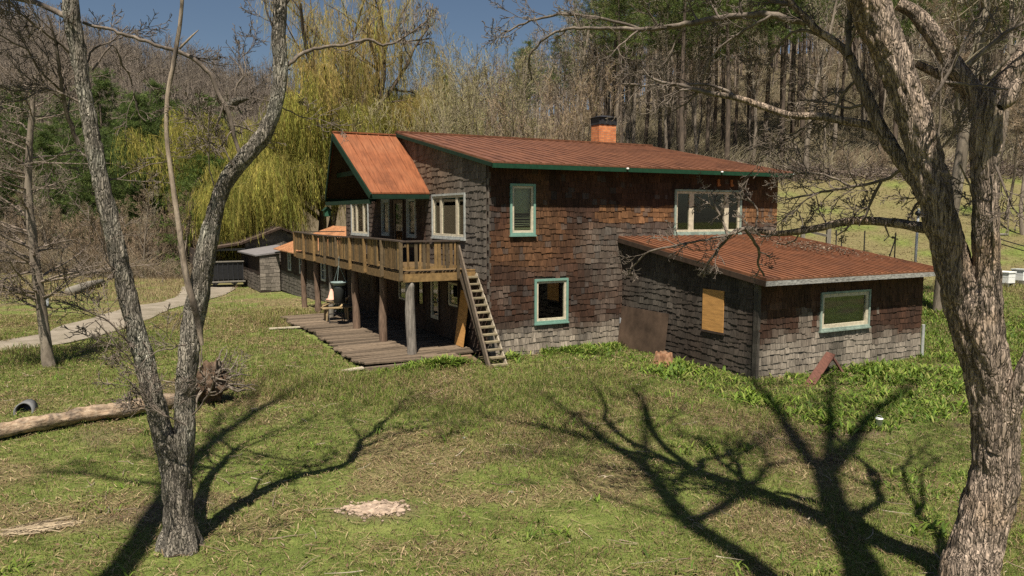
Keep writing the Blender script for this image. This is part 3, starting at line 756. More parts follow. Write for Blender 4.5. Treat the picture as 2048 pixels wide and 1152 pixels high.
mb.build('corner_shingles', M['shingle'], house)
window(PA, H_A[0], house, 'paleteal', 'cream', blind='curtain', label='wide annex window with sage curtain', cw=.045, sw=.095)
mb = MB(); bxp(mb, PAL, -4.66, -3.84, .028, .05, 1.02, 2.16); bd = mb.build('window_board', M['plywood'], house); bd['label'] = 'orange plywood boarded over the annex side window'
mb = MB(); bxp(mb, PAL, -4.70, -3.80, .02, .06, .96, 1.015); mb.build('window_sill', M['sheath'], house)
ay0, ay1 = 0.0, -6.27; az0, az1 = 3.47, 2.56; ax0, ax1 = 4.60, 11.82
rf = MB(); rf.poly([(ax0, ay1, az1), (ax1, ay1, az1), (ax1, -.035, az0), (ax0, -.035, az0)], .045, (0, 0, 1))
ribbed(rf, (ax0, ay1, az1 + .045), (ax1, ay1, az1 + .045), (ax0, -.04, az0 + .045), (ax1, -.04, az0 + .045), .24, .04, .028)
ar = rf.build('annex_roof', M['roof_annex'], house)
mb = MB(); mb.box(ax0 + .0, ax1, ay1 - .012, ay1 + .022, az1 - .13, az1 - .008); mb.build('eave_fascia', M['trimwhite'], ar)
mb = MB(); mb.beam((ax0 - .012, ay1, az1 - .07), (ax0 - .012, -.04, az0 - .07), .03, .14); mb.build('rake_board', M['soffit'], ar); mb = MB(); mb.beam((ax1 + .012, ay1, az1 - .07), (ax1 + .012, -.04, az0 - .07), .03, .14); mb.build('rake_board', M['soffit'], ar)
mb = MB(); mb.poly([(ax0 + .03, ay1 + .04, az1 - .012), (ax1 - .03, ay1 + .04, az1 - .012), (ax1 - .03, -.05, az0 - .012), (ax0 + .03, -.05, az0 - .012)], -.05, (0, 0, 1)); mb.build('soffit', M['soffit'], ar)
# pipes
mb = MB(); mb.tube([(4.72, -.09, -.1), (4.72, -.09, .72)], [.035, .035], 8); mb.tube([(4.72, -.09, .70), (4.72, -.09, .88)], [.06, .06], 8); mb.build('drain_pipe', M['steel'], house)
mb = MB(); mb.tube([(11.52, -5.9, -.1), (11.52, -5.9, .95)], [.045, .045], 8); mb.build('drain_pipe', M['greywhite'], house)
# ------------------------------------------------------------------ outbuildings and yard objects
def gpt(px, py, y0=5.0, y1=400.0):
    """where the line of sight through a surveyed photo point meets the ground"""
    y = y0
    while y < y1:
        p = at(px, py, y)
        if p[2] <= H(p[0], p[1]): break
        y += .1 + y * .002
    p[2] = H(p[0], p[1]); return p
def local(name, u, v, z, label, cat, group=None):
    e = empty(name, hw(u, v, z), TH); tag(e, label, cat, group); return e, (-u, -v, -z)
WCOLS = lambda s, z: (BROWN * .55 + DARK * .45) if z > .55 else GREY * .8
# low wing with the pale orange roof
wing, off = local('low_wing', 0, 15.7, -.6, 'long low dark shingled building with pale orange roof behind the balcony', 'outbuilding')
H_W = [(28.3, 29.0, .78, 1.82), (25.0, 25.65, .80, 1.75), (19.5, 20.3, .8, 1.75)]
PW = Plane((0, 0, 0), (0, 1, 0), (-1, 0, 0))
w = wall_panel(PW, 15.7, 31.6, -1.0, lambda s: 2.0, H_W).build('wall', M['sheath'], wing, loc=off)
s_ = shingles(PW, 15.7, 31.6, -.75, lambda s: 1.98, H_W, WCOLS, expo=.22, wmin=.14, wmax=.34).build('shingle_cladding', M['shingle'], w)
for i, h in enumerate(H_W):
    mb = MB(); ring(mb, PW, h[0] - .08, h[1] + .08, h[2] - .08, h[3] + .08, .11, 0, .06); wo = mb.build('window', M['greywhite'], wing, loc=off)
    g = MB(); bxp(g, PW, h[0], h[1], -.03, -.02, h[2], h[3]); g.build('pane', M['glass'], wo)
    g = MB(); m = (h[0] + h[1]) / 2; bxp(g, PW, m - .02, m + .02, -.01, .02, h[2], h[3]); zz = (h[2] + h[3]) / 2; bxp(g, PW, h[0], h[1], -.012, .018, zz - .02, zz + .02); g.build('muntin', M['greywhite'], wo)
mb = MB(); mb.poly([(.17, 31.6, -1), (7.2, 31.6, -1), (7.2, 31.6, 1.95), (3.6, 31.6, 3.35), (.17, 31.6, 2.0)], -.12, (0, 1, 0)); mb.box(7.05, 7.2, 15.7, 31.4, -1, 1.95); mb.build('end_wall', M['sheath'], wing, loc=off)
rf = MB(); rf.poly([(-.42, 15.62, 1.98), (-.42, 31.9, 1.98), (3.6, 31.9, 3.46), (3.6, 15.62, 3.46)], -.06, (0, 0, 1)); rf.poly([(3.6, 15.62, 3.46), (3.6, 31.9, 3.46), (7.6, 31.9, 1.95), (7.6, 15.62, 1.95)], -.06, (0, 0, 1))
ribbed(rf, (-.42, 15.64, 1.98), (-.42, 31.88, 1.98), (3.6, 15.64, 3.46), (3.6, 31.88, 3.46), .5, .03, .025)
rf.build('roof', M['roof_wing'], wing, loc=off)
# shed with the grey lean-to roof
shed, off = local('lean_to_shed', -1.34, 31.72, -.7, 'small grey shingled lean-to shed with flat grey roof at the end of the low building', 'shed')
PS1 = Plane((0, 31.75, 0), (1, 0, 0), (0, -1, 0)); PS2 = Plane((-1.34, 0, 0), (0, 1, 0), (-1, 0, 0))
w = wall_panel(PS1, -1.34, -.06, -1.1, lambda s: 1.48 + .12 * (s + 1.34), []).build('wall', M['sheath'], shed, loc=off)
shingles(PS1, -1.34, -.06, -.8, lambda s: 1.5, [], lambda s, z: GREY * 1.3, expo=.24, wmin=.2, wmax=.45).build('shingle_cladding', M['shingle'], w)  # sunlight on this face is put into the paler shingle grey
w = wall_panel(PS2, 31.92, 39.3, -1.1, lambda s: 1.46, []).build('side_wall', M['sheath'], shed, loc=off)
shingles(PS2, 31.78, 39.3, -.9, lambda s: 1.44, [], lambda s, z: (GREY * .7 + BROWN * .3) if z < .3 else BROWN * .6, expo=.24, wmin=.2, wmax=.5).build('shingle_cladding', M['shingle'], w)  # shade of this sunless face is put into the darker shingle colours
mb = MB(); mb.poly([(-1.62, 31.64, 1.50), (1.2, 31.64, 1.84), (1.2, 39.8, 1.84), (-1.62, 39.8, 1.42)], .09, (0, 0, 1)); mb.build('roof', M['roof_grey'], shed, loc=off)
# barn with the gable and the open carport
barn, off = local('gabled_barn', -1.0, 40.2, -.8, 'weathered grey gabled barn with mossy brown roof and open dark carport', 'barn')
PG = Plane((0, 40.2, 0), (1, 0, 0), (0, -1, 0))
def btop(s): return 3.12 - .42 * abs(s - 1.6)
w = MB(); w.poly([(-1, 40.22, -1.2), (5, 40.22, -1.2), (5, 40.22, 1.65), (1.6, 40.22, 3.1), (-1, 40.22, 2.0)], .14, (0, 1, 0)); w = w.build('gable_wall', M['sheath'], barn, loc=off)
shingles(PG, -1, 5, .6, btop, [], lambda s, z: GREY * .75 + BROWN * .15, expo=.26, wmin=.25, wmax=.6).build('shingle_cladding', M['shingle'], w)
mb = MB(); mb.box(-1, -.86, 40.37, 51, -1.2, 1.95); mb.box(-4.2, 5, 51.001, 51.15, -1.5, 1.6); mb.box(-4.25, -4.1, 44, 51, -1.4, 1.5); mb.box(4.87, 5, 40.37, 51, -1.2, 1.6); mb.build('carport_wall', M['sheath'], barn, loc=off)
mb = MB()
for y in (40.1, 44.0): mb.box(-3.42, -3.28, y, y + .14, -1.4, 1.62)
mb.box(-3.45, -1.02, 40.02, 40.16, 1.52, 1.70); mb.build('carport_post', M['fencewood'], barn, loc=off)
mb = MB(); mb.poly([(-3.7, 39.8, 1.70), (-1.25, 39.8, 2.06), (-1.25, 51.4, 2.06), (-3.7, 51.4, 1.70)], .09, (0, 0, 1)); mb.poly([(-1.25, 39.82, 2.08), (1.6, 39.82, 3.2), (1.6, 51.4, 3.2), (-1.25, 51.4, 2.08)], .09, (0, 0, 1)); mb.poly([(1.6, 39.82, 3.2), (5.5, 39.82, 1.6), (5.5, 51.4, 1.6), (1.6, 51.4, 3.2)], .09, (0, 0, 1))
mb.build('roof', M['roof_brown'], barn, loc=off)
mb = MB(); mb.beam((-3.7, 39.78, 1.70), (-1.25, 39.78, 2.06), .04, .14); mb.beam((-1.25, 39.78, 2.09), (1.6, 39.78, 3.21), .04, .16); mb.beam((1.6, 39.78, 3.21), (5.5, 39.78, 1.6), .04, .16); mb.build('rake_board', M['soffit'], barn, loc=off)
# black steel hauling trailer
tr_, off = local('steel_trailer', -2.8, 37.4, -.72, 'black steel trailer with ribbed sides parked beside the shed', 'trailer')
mb = MB(); mb.box(-4.1, -1.7, 36.6, 36.66, -.35, .85); mb.box(-4.1, -1.7, 38.6, 38.66, -.35, .85); mb.box(-4.1, -4.04, 36.66, 38.6, -.35, .85); mb.box(-1.76, -1.7, 36.66, 38.6, -.35, .85); mb.box(-4.04, -1.76, 36.66, 38.6, -.35, -.28)
b_ = mb.build('body', M['blackmetal'], tr_, loc=off)
mb = MB()
for x in np.linspace(-4.1, -1.75, 8): mb.box(x, x + .05, 36.55, 36.598, -.5, .9)
for y in np.linspace(36.7, 38.5, 6): mb.box(-4.16, -4.102, y, y + .05, -.5, .9)
mb.build('side_rib', M['capmetal'], b_)
mb = MB(); mb.beam((-4.22, 36.54, .92), (-1.66, 36.54, .92), .08, .08); mb.beam((-4.18, 36.52, .92), (-4.18, 38.7, .92), .08, .078); mb.build('rail', M['fencewood'], tr_, loc=off); mb = MB(); mb.beam((-4.2, 36.5, -.5), (-1.6, 36.5, -.5), .1, .1); mb.beam((-4.2, 36.5, -.5), (-4.2, 38.7, -.5), .1, .1); mb.build('rail', M['fencewood'], tr_, loc=off)
for x in (-3.6, -2.3):
    mb = MB()
    n = 18
    for r0, r1, y0, y1 in ((.0, .27, 36.72, 36.95),):
        v = []; q = []; t = []
        for k in range(n): v += [(x + r1 * math.cos(2 * PI * k / n), y0, -.48 + r1 * math.sin(2 * PI * k / n)), (x + r1 * math.cos(2 * PI * k / n), y1, -.48 + r1 * math.sin(2 * PI * k / n))]
        for k in range(n): q.append((2 * k, 2 * ((k + 1) % n), 2 * ((k + 1) % n) + 1, 2 * k + 1))
        v += [(x, y0 - .02, -.48), (x, y1 + .02, -.48)]
        for k in range(n): t.append((2 * n, 2 * ((k + 1) % n), 2 * k)); t.append((2 * n + 1, 2 * k + 1, 2 * ((k + 1) % n) + 1))
        mb.add(v, q, t)
    mb.build('wheel', M['blackmetal'], tr_, loc=off)

# ground level platform
pf, off = local('wooden_platform', -2, 5.5, 0, 'weathered plank platform on the ground below the balcony', 'platform')
mb = MB(); y = .14
while y < 11.35:
    x0 = -3.74 + rs.normal(0, .06) - .10 * math.sin(y * .8); w = rs.uniform(.15, .21); dz = rs.normal(0, .007); tl = rs.normal(0, .012)
    xm = rs.choice([-1.4, -2.0, -.9])
    for a, b in ((x0, xm - .01), (xm + .01, -.08 if y > .5 else -.9)):
        if b - a < .2: continue
        mb.beam((a, y + w / 2, .085 + dz + tl), (b, y + w / 2 + rs.normal(0, .012), .085 + dz - tl), w, .045, col=np.array([.155, .115, .08]) * rs.uniform(.5, 1.25) * (1 if rs.random() > .1 else 1.35))
    y += w + rs.uniform(.006, .022)
mb.build('planking', M['plank'], pf, loc=off)
mb = MB(); mb.box(-3.6, -3.5, .2, 11.3, -.2, .055, col=DARK); mb.box(-2.2, -2.1, .2, 11.3, -.2, .055, col=DARK); mb.box(-.9, -.8, .2, 11.3, -.2, .055, col=DARK); mb.beam((-1.9, -.02, .04), (-.62, -.06, .06), .16, .13, col=np.array([.24, .16, .10]))
mb.beam((-3.8, .0, -.02), (-1.9, -.05, 0), .14, .12, col=np.array([.16, .12, .09])); mb.build('edge_beam', M['plank'], pf, loc=off)
# hanging vessel
fd, off = local('hanging_feeder', -2.40, 7.8, .93, 'dark cylinder with grey green dish lid hanging from the balcony edge', 'hanging feeder')
mb = MB(); mb.lathe([(0, 0), (.17, .0), (.21, .03), (.215, .55), (.23, .62), (.20, .66), (0, .66)], (0, 0, 0), 22); mb.build('body', M['lantern'], fd, True)
mb = MB(); mb.lathe([(0, .665), (.22, .665), (.30, .76), (.315, .80), (.27, .80), (.1, .745), (0, .745)], (0, 0, 0), 22); mb.build('lid', M['dish'], fd, True)
mb = MB()
for a in (0, 2.1, 4.2): mb.tube([(.27 * math.cos(a), .27 * math.sin(a), .79), (.02 * math.cos(a), .02 * math.sin(a), 1.38)], [.006, .006], 5)
mb.tube([(0, 0, 1.37), (0.02, 0, 1.75)], [.007, .007], 5); mb.build('wire', M['dish'], fd)
# birdhouse
bh, off = local('birdhouse', -2.08, 10.62, 4.15, 'small green birdhouse hanging from the far porch eave', 'birdhouse')
mb = MB(); mb.box(-.12, .12, -.12, .12, .0, .22); mb.poly([(-.12, -.12, .22), (.12, -.12, .22), (0, -.12, .34)], .24, (0, 1, 0)); mb.lathe([(.03, 0), (.03, .02)], (0, 0, -.02), 8); mb.build('body', M['birdhouse'], bh)
mb = MB(); mb.poly([(-.18, -.17, .2), (-.18, .17, .2), (0, .17, .37), (0, -.17, .37)], .02, (-.6, 0, .8)); mb.poly([(0, -.17, .37), (0, .17, .37), (.18, .17, .2), (.18, -.17, .2)], .02, (.6, 0, .8)); mb.tube([(0, 0, .37), (0, 0, .65)], [.006, .006], 5); mb.build('roof', M['darkgreen'], bh)
# bench heaped with boards
bn, off = local('wooden_bench', -2.15, 9.2, .11, 'rough wooden bench with crossed boards on the platform', 'bench')
WB = np.array([.36, .26, .14])
for x, y in ((-.42, -.18), (.42, -.18), (-.42, .18), (.42, .18)):
    mb = MB(); mb.beam((x, y, 0), (x * .96, y * .9, .47), .09, .06, col=WB * rs.uniform(.7, 1)); mb.build('leg', M['plank'], bn)
mb = MB(); mb.box(-.6, .6, -.25, -.02, .472, .515, col=WB); mb.box(-.58, .62, .0, .24, .474, .512, col=WB * .8); mb.build('seat', M['plank'], bn)
mb = MB(); mb.beam((-.55, .1, .55), (.45, -.05, .86), .11, .03, col=WB * 1.1); mb.beam((-.45, -.1, .78), (.5, .05, .60), .10, .03, col=WB * .9); mb.beam((-.5, .2, .62), (.3, .2, .80), .09, .03, col=WB * .6); mb.beam((.1, -.2, .53), (.55, .1, .9), .08, .03, col=WB); mb.build('brace', M['plank'], bn)
co, off = local('plastic_cone', -2.3, 9.35, .93, 'pale pink cone standing on the wooden bench', 'cone')
mb = MB(); mb.lathe([(0, -.03), (.22, -.03), (.22, .0), (.15, .02), (.04, .38), (0, .40)], (0, 0, 0), 18); mb.build('cone', M['pink'], co, True)
bb, off = local('iron_boot_scraper', -2.35, 8.55, .11, 'small dark iron stand with round knob beside the bench', 'iron stand')
mb = MB(); mb.beam((-.3, -.15, .015), (.3, -.15, .015), .04, .03); mb.beam((-.3, .15, .015), (.3, .15, .015), .04, .03)
for x in (-.28, .28): mb.beam((x, -.15, .03), (x, .0, .34), .03, .03); mb.beam((x, .15, .03), (x, .0, .34), .03, .03)
mb.tube([(-.28, 0, .33), (.28, 0, .33)], [.02, .02], 8); mb.lathe([(0, .36), (.05, .38), (.07, .42), (.05, .46), (0, .48)], (0, 0, 0), 10); mb.build('frame', M['blackmetal'], bb)
# leaning sheets
pl, off = local('plywood_sheet', -.15, 1.6, .11, 'orange plywood sheet leaning against the lower wall behind the stairs', 'plywood')
mb = MB(); mb.beam((-.14, 0, .0), (.10, 0, 1.72), .66, .02, up=(1, 0, .1)); mb.build('sheet', M['plywood'], pl)
rp, off = local('rusty_panel', 4.68, -1.25, -.12, 'rust brown metal sheet leaning against the annex side wall', 'metal sheet')
mb = MB(); mb.beam((-.1, 0, .0), (.055, 0, 1.40), 2.34, .012, up=(1, 0, .1)); mb.build('sheet', M['rustpanel'], rp)
# two brown boards propped against the annex
p0 = gpt(1612, 778); apex = hw(7.38, -6.02, .45); p1 = hw(7.35, -6.62, -.08)
tb = empty('propped_boards', (p0 + p1) / 2); tag(tb, 'pair of red brown boards propped in an upturned V against the annex front', 'boards')
o3 = -np.array((p0 + p1) / 2)
mb = MB(); mb.beam(p0 + np.array([0, 0, -.05]), apex, .24, .05, up=(0, -.4, .9)); mb.build('long_board', M['redbrown'], tb, loc=o3, bevel=.006)
mb = MB(); mb.beam(p1 + np.array([0, 0, -.1]), apex + np.array([.02, -.03, -.06]), .16, .05, up=(.9, -.2, .3)); mb.build('short_board', M['redbrown'], tb, loc=o3, bevel=.006)
# stump
sp_ = hw(3.95, -3.2); sp_[2] = H(sp_[0], sp_[1])
def lump(name, center, rad, mat, label, cat, squash=(1, 1, 1), seed=0, amp=.35, f=2.2, nu=40, nv=24):
    V = []; 
    for j in range(nv + 1):
        th = PI * j / nv
        for i in range(nu):
            ph = 2 * PI * i / nu; d = Vector((math.sin(th) * math.cos(ph), math.sin(th) * math.sin(ph), math.cos(th)))
            r = rad * (1 + amp * mnoise.fractal(d * f + Vector((seed * 7.1, 3, 1)), .8, 2.1, 4))
            V.append((d.x * r * squash[0], d.y * r * squash[1], d.z * r * squash[2]))
    i = np.arange((nv + 1) * nu).reshape(nv + 1, nu); n2 = np.roll(i, -1, 1)
    Q = np.stack([i[:-1], i[1:], n2[1:], n2[:-1]], -1).reshape(-1, 4)
    o = obj(name, np_mesh(name, V, Q, smooth=True), mat, None, center)
    if label: tag(o, label, cat)
    return o
st_ = empty('tree_stump', sp_); tag(st_, 'short broken tree stump in the grass below the annex side wall', 'stump')
mb = MB(); n = 28; V = []
for j, (z, rr) in enumerate(((-.1, .44), (.03, .36), (.12, .27), (.26, .235), (.36, .22))):
    for i in range(n):
        a = 2 * PI * i / n; r = rr * (1 + .16 * math.sin(a * 5 + .6) * (1 - j * .15) + .08 * math.sin(a * 11))
        V.append((r * math.cos(a), r * math.sin(a), z + (.1 * mnoise.noise(Vector((a * 2, 3, 1))) if j > 2 else 0)))
i_ = np.arange(5 * n).reshape(5, n); n2 = np.roll(i_, -1, 1)
V.append((0, 0, .27)); T = [(4 * n + i, 4 * n + (i + 1) % n, 5 * n) for i in range(n)]
mb.add(V, np.stack([i_[:-1], n2[:-1], n2[1:], i_[1:]], -1).reshape(-1, 4), T); mb.build('stump', bark('stump_wood', (.07, .035, .02), (.22, .11, .06), (.38, .24, .15), None, .3, 8), st_, True)
# bucket in the ramps
b0 = gpt(1758, 856); bk = empty('white_bucket', b0); tag(bk, 'small white bucket half hidden in the green leaves', 'bucket')
mb = MB(); mb.lathe([(0, -.05), (.05, -.05), (.065, .17), (.072, .17), (.072, .185), (.058, .18), (.05, .02), (0, .02)], (0, 0, 0), 18); mb.build('pail', M['white'], bk, True)
mb = MB(); mb.tube([(.066 * math.cos(a), .02, .17 + .07 * math.sin(a)) for a in np.linspace(0, PI, 9)], [.004] * 9, 5); mb.build('handle', M['steel'], bk)
# beehive boxes on the slope
for i, (px, py, lab) in enumerate(((2011, 572, 'white stacked beehive box, beside the big trunk'), (2040, 566, 'white beehive box with tilted lid, second from the big trunk'))):
    p = gpt(px, py); e = empty('beehive', p, .4); tag(e, lab, 'beehive', 'beehives on the grass')
    mb = MB(); mb.box(-.22, .22, -.27, .27, .12, .36); mb.box(-.222, .222, -.272, .272, .364, .56); mb.build('hive_body', M['white'], e, bevel=.01)
    mb = MB(); mb.box(-.25, .25, -.30, .30, .564, .63); mb.build('lid', M['white'] if i == 0 else M['greywhite'], e, bevel=.01)
    mb = MB(); mb.box(-.22, -.12, -.25, .25, -.1, .118); mb.box(.12, .22, -.25, .25, -.1, .118); mb.build('stand', M['fencewood'], e)
# fence on the slope: two wooden posts with rails, thin stakes, one steel pole
for i, (px, py, hgt, lab) in enumerate(((1604, 486, 1.2, 'short grey wooden fence post nearer the house wall'), (1655, 496, 1.5, 'taller grey wooden fence post standing free on the slope'))):
    p = gpt(px, py + 12); e = empty('fence_post', p); tag(e, lab, 'fence post', 'fence posts on the slope')
    mb = MB(); mb.beam((0, 0, -.3), (.02, 0, hgt), .2, .18, up=(0, 1, 0)); mb.add([(-.1, -.09, hgt), (.12, -.09, hgt), (.12, .09, hgt), (-.1, .09, hgt), (.01, 0, hgt + .05)], [], [(0, 1, 4), (1, 2, 4), (2, 3, 4), (3, 0, 4)]); mb.build('post', M['fencewood'], e)
pa, pb = gpt(1604, 498), gpt(1655, 508)
e = empty('fence_rail', (pa + pb) / 2); tag(e, 'grey split rail between the two wooden fence posts', 'fence rail'); o3 = -np.array((pa + pb) / 2)
mb = MB(); mb.beam(pa + np.array([.12, -.12, .95]), pb + np.array([-.12, -.12, .95]), .07, .12); mb.build('rail', M['fencewood'], e, loc=o3)
for i, (px, py, hgt, lean) in enumerate(((1671, 512, 1.3, 0), (1681, 514, 1.1, .03), (1727, 522, 1.5, 0), (1788, 535, 1.7, .0), (1770, 530, 1.3, .35))):
    p = gpt(px, py); e = empty('steel_stake', p); tag(e, 'thin dark steel fence stake in the meadow behind the annex', 'fence stake', 'thin stakes in the meadow')
    mb = MB(); mb.beam((0, 0, -.3), (lean * hgt, 0, hgt), .045, .045, up=(0, 1, 0)); mb.beam((-.01 + lean * .5, -.03, .5), (.01 + lean * .5, -.03, .5), .08, .05); mb.build('stake', M['capmetal'], e)
p = gpt(1829, 548); e = empty('steel_pole', p); tag(e, 'tall grey steel pole with a cap on the slope beside the big tree', 'pole')
mb = MB(); mb.tube([(0, 0, -.3), (0.03, 0, 2.75)], [.06, .06], 12); mb.build('pole', M['steel'], e, True)
mb = MB(); mb.lathe([(.06, 2.74), (.14, 2.76), (.15, 2.86), (.08, 2.95), (0, 2.98)], (.03, 0, 0), 14); mb.build('cap', M['blackmetal'], e, True)
mb = MB(); mb.lathe([(.05, 2.96), (.07, 3.02), (.0, 3.08)], (.03, 0, 0), 10); mb.build('insulator', M['greywhite'], e, True)
# overhead cables at the right
for i, (y0, y1, lab) in enumerate(((475, 482, 'upper thin black cable crossing the slope beyond the big trunk'), (484, 494, 'lower thin black cable crossing the slope beyond the big trunk'))):
    a = at(1990, y0, 30.); b = at(2300, y1 + 30, 24.); pts = [a + (b - a) * t + np.array([0, 0, -.3 * math.sin(PI * t)]) for t in np.linspace(0, 1, 14)]
    mb = MB(); mb.tube(np.array(pts) - a, [.022] * 14, 6); o = mb.build('cable', M['blackmetal'], None, True, loc=a); tag(o, lab, 'cable')
mb = MB(); c0 = at(1990, 470, 30.); g0 = H(c0[0], c0[1]); mb.tube([(0, 0, g0 - .5), (0, 0, c0[2] + .3)], [.11, .1], 10); mb.beam((-.5, 0, c0[2] + .02), (.5, 0, c0[2] + .02), .1, .1); o = mb.build('utility_pole', M['fencewood'], None, True, loc=(c0[0], c0[1], 0)); tag(o, 'weathered cable pole mostly hidden behind the big trunk', 'pole')
# dead leaves and twigs caught on the annex roof
ml = MB(); rl_ = np.random.default_rng(8)
for k_ in range(1500):
    x = rl_.normal(10.6, .7); y = rl_.normal(-2.4, .9) + (x - 10.6) * -.5
    if x > 11.75 or y > -.1 or y < -6: continue
    z = 2.56 + .045 + (y + 6.27) / 6.27 * .91 + rl_.uniform(.004, .05); p = hw(x, y, z); a = rl_.uniform(0, 6.3); d = np.array([math.cos(a), math.sin(a), rl_.normal(.1, .2)]) * rl_.uniform(.02, .07); s = np.array([-math.sin(a), math.cos(a), 0]) * rl_.uniform(.01, .035)
    ml.add([p - d, p + s, p + d, p - s], [(0, 1, 2, 3)], col=np.array([[.16, .11, .075], [.10, .075, .055], [.22, .17, .12]][rl_.integers(0, 3)]))
o = ml.build('leaf_litter', M['twig']); tag(o, 'dead leaves gathered on the far right part of the annex roof', 'leaf litter', kind='stuff')
# fallen log with root plate
la = np.array([-14.1, 9.0, 0.]); lb = np.array([-7.35, 16.45, 0.])
fl = empty('fallen_log', (la + lb) / 2); tag(fl, 'long fallen trunk with peeling bark lying in the grass behind the forked tree', 'fallen log'); o3 = -np.array((la + lb) / 2)
k = NT('peeling_log_bark'); n1 = k.noise(k.co((1, 1, 1)), 2.6, 6, .65, .8); n2 = k.noise(k.co((2, 2, 6)), 5, 6, .7)
pale = k.ramp(n2, [(.3, (.20, .125, .075)), (.5, (.38, .27, .18)), (.7, (.50, .40, .29))]); rough_ = k.ramp(n2, [(.3, (.03, .024, .02)), (.6, (.12, .095, .075)), (.75, (.2, .17, .14))])
k.base(k.mix(k.ramp(n1, [(.38, g3(0)), (.58, g3(1))]), rough_, pale)); k.bump(k.mix(.5, n1, n2), 1.0, .05); logm = k.m
pts = []; rad = []
for t in np.linspace(0, 1, 160):
    p = la + (lb - la) * t; p = p + np.array([.12 * math.sin(t * 7), -.1 * math.sin(t * 7), 0]); r = .175 - .03 * t; p[2] = H(p[0], p[1]) + r * .8 + .10 * t; pts.append(p); rad.append(r)
mb = MB(); mb.tube(pts, rad, 30); v = np.vstack(mb.v)
for w in v:
    d = mnoise.fractal(Vector((w[0] * 3, w[1] * 3, w[2] * 5)), .8, 2, 5) * .06; w[2] += d; w[1] -= d * .6
mb.v = [v]; mb.build('trunk', logm, fl, True, loc=o3)
rt_ = lump('root_plate', lb - (la + lb) / 2 + np.array([.45, .35, H(lb[0], lb[1]) + .42]), .44, bark('earthy_roots', (.035, .022, .015), (.11, .07, .045), (.2, .14, .1), None, 1, 6), None, None, (.75, .75, 1.0), 3, .55, 2.4)
rt_.parent = fl
mb = MB(); rr = np.random.default_rng(5); c0 = lb + np.array([.45, .35, H(lb[0], lb[1]) + .42])
for i in range(26):
    d = rr.normal(0, 1, 3); d[2] = abs(d[2]) * .8 - .2; d /= np.linalg.norm(d); p = c0 + d * .35; pts = [p]
    for k in range(6): d = d + rr.normal(0, .28, 3); d /= np.linalg.norm(d); pts.append(pts[-1] + d * rr.uniform(.07, .16))
    mb.tube(pts, np.linspace(.035, .008, 7), 6)
mb.build('root', M['bark_bg'], fl, True, loc=o3)
# culvert pipe
p = gpt(50, 828); cp = empty('culvert_pipe', p, .25); tag(cp, 'open end of a grey culvert pipe in the grass behind the fallen log', 'pipe')
mb = MB(); n = 24; V = []
for y, r in ((-.10, .19), (-.10, .165), (.22, .165), (.22, .19)):
    for k in range(n): V.append((r * math.cos(2 * PI * k / n), y + .35 * (r * math.sin(2 * PI * k / n)), .05 + r * math.sin(2 * PI * k / n)))
i_ = np.arange(4 * n).reshape(4, n); n2 = np.roll(i_, -1, 1); i4 = np.roll(i_, -1, 0); n4 = np.roll(n2, -1, 0)
mb.add(V, np.stack([i_, i4, n4, n2], -1).reshape(-1, 4)); mb.build('pipe', M['pipe'], cp, True)
mb = MB(); mb.lathe([(0, 0), (.164, 0)], (0, 0, 0), 20); o = mb.build('pipe_shade_disc', M['blackmetal'], cp); o.rotation_euler = (PI / 2 - .34, 0, 0); o.location = (0, .12, .05)  # black disc stands in for the shade inside the pipe
# far log, sign and post by the track, boards, clods
p = gpt(140, 590); q = gpt(205, 572)
mb = MB(); c0 = (p + q) / 2; mb.tube([p - c0 + np.array([0, 0, .2]), (q - c0) * .1 + np.array([0, 0, .28]), q - c0 + np.array([0, 0, .25])], [.3, .3, .24], 14); o = mb.build('old_log', M['fencewood'], None, True, loc=c0); tag(o, 'old grey log lying in the field across the track', 'log')
p = gpt(92, 622); e = empty('marker_sign', p); tag(e, 'small grey marker board on a post beside the track', 'sign')
mb = MB(); mb.beam((0, 0, -.2), (0, 0, .75), .08, .08, up=(0, 1, 0)); mb.build('post', M['fencewood'], e); mb = MB(); mb.box(-.16, .2, -.075, -.045, .22, .72); mb.build('board', M['steel'], e)
p = gpt(84, 598); e = empty('yellow_marker', p); tag(e, 'short yellow marker tube on a stake across the track', 'marker')
mb = MB(); mb.lathe([(0, .3), (.1, .3), (.11, .95), (0, 1.0)], (0, 0, 0), 12); mb.build('sleeve', M['yellow'], e, True); mb = MB(); mb.beam((0, 0, -.2), (0, 0, .3), .05, .05, up=(0, 1, 0)); mb.build('stake', M['fencewood'], e)
for px, py, L, a, lab in ((575, 660, 1.3, .15, 'pale broken board in the grass left of the platform'), (705, 654 + 90, .6, .5, 'short weathered board beside the earth patch near the platform')):
    p = gpt(px, py); mb = MB(); mb.beam((-L / 2 * math.cos(a), -L / 2 * math.sin(a), .05), (L / 2 * math.cos(a), L / 2 * math.sin(a), .09), .2, .04, col=np.array([.42, .36, .27])); mb.beam((-L * .3, .12, .04), (L * .4, .2, .06), .12, .035, col=np.array([.34, .28, .2])); o = mb.build('broken_board', M['plank'], None, loc=p); tag(o, lab, 'board')
for i, (px, py, r) in enumerate(((612, 560 + 92, .22), (1022, 990, .03), (930, 878, .03))):
    p = gpt(px, py); labs = ('round pale clod in the long grass left of the platform', 'tiny white stone in the middle of the lawn', 'tiny white stone near the shadowed upper lawn')
    lump('earth_clod' if i < 1 else 'white_stone', p + np.array([0, 0, r * .05]), r, M['stone'] if i < 1 else M['greywhite'], labs[i], 'clod' if i < 1 else 'stone', (1.3, 1.0, .5), i + 2, .6, 3.6, 26, 16)

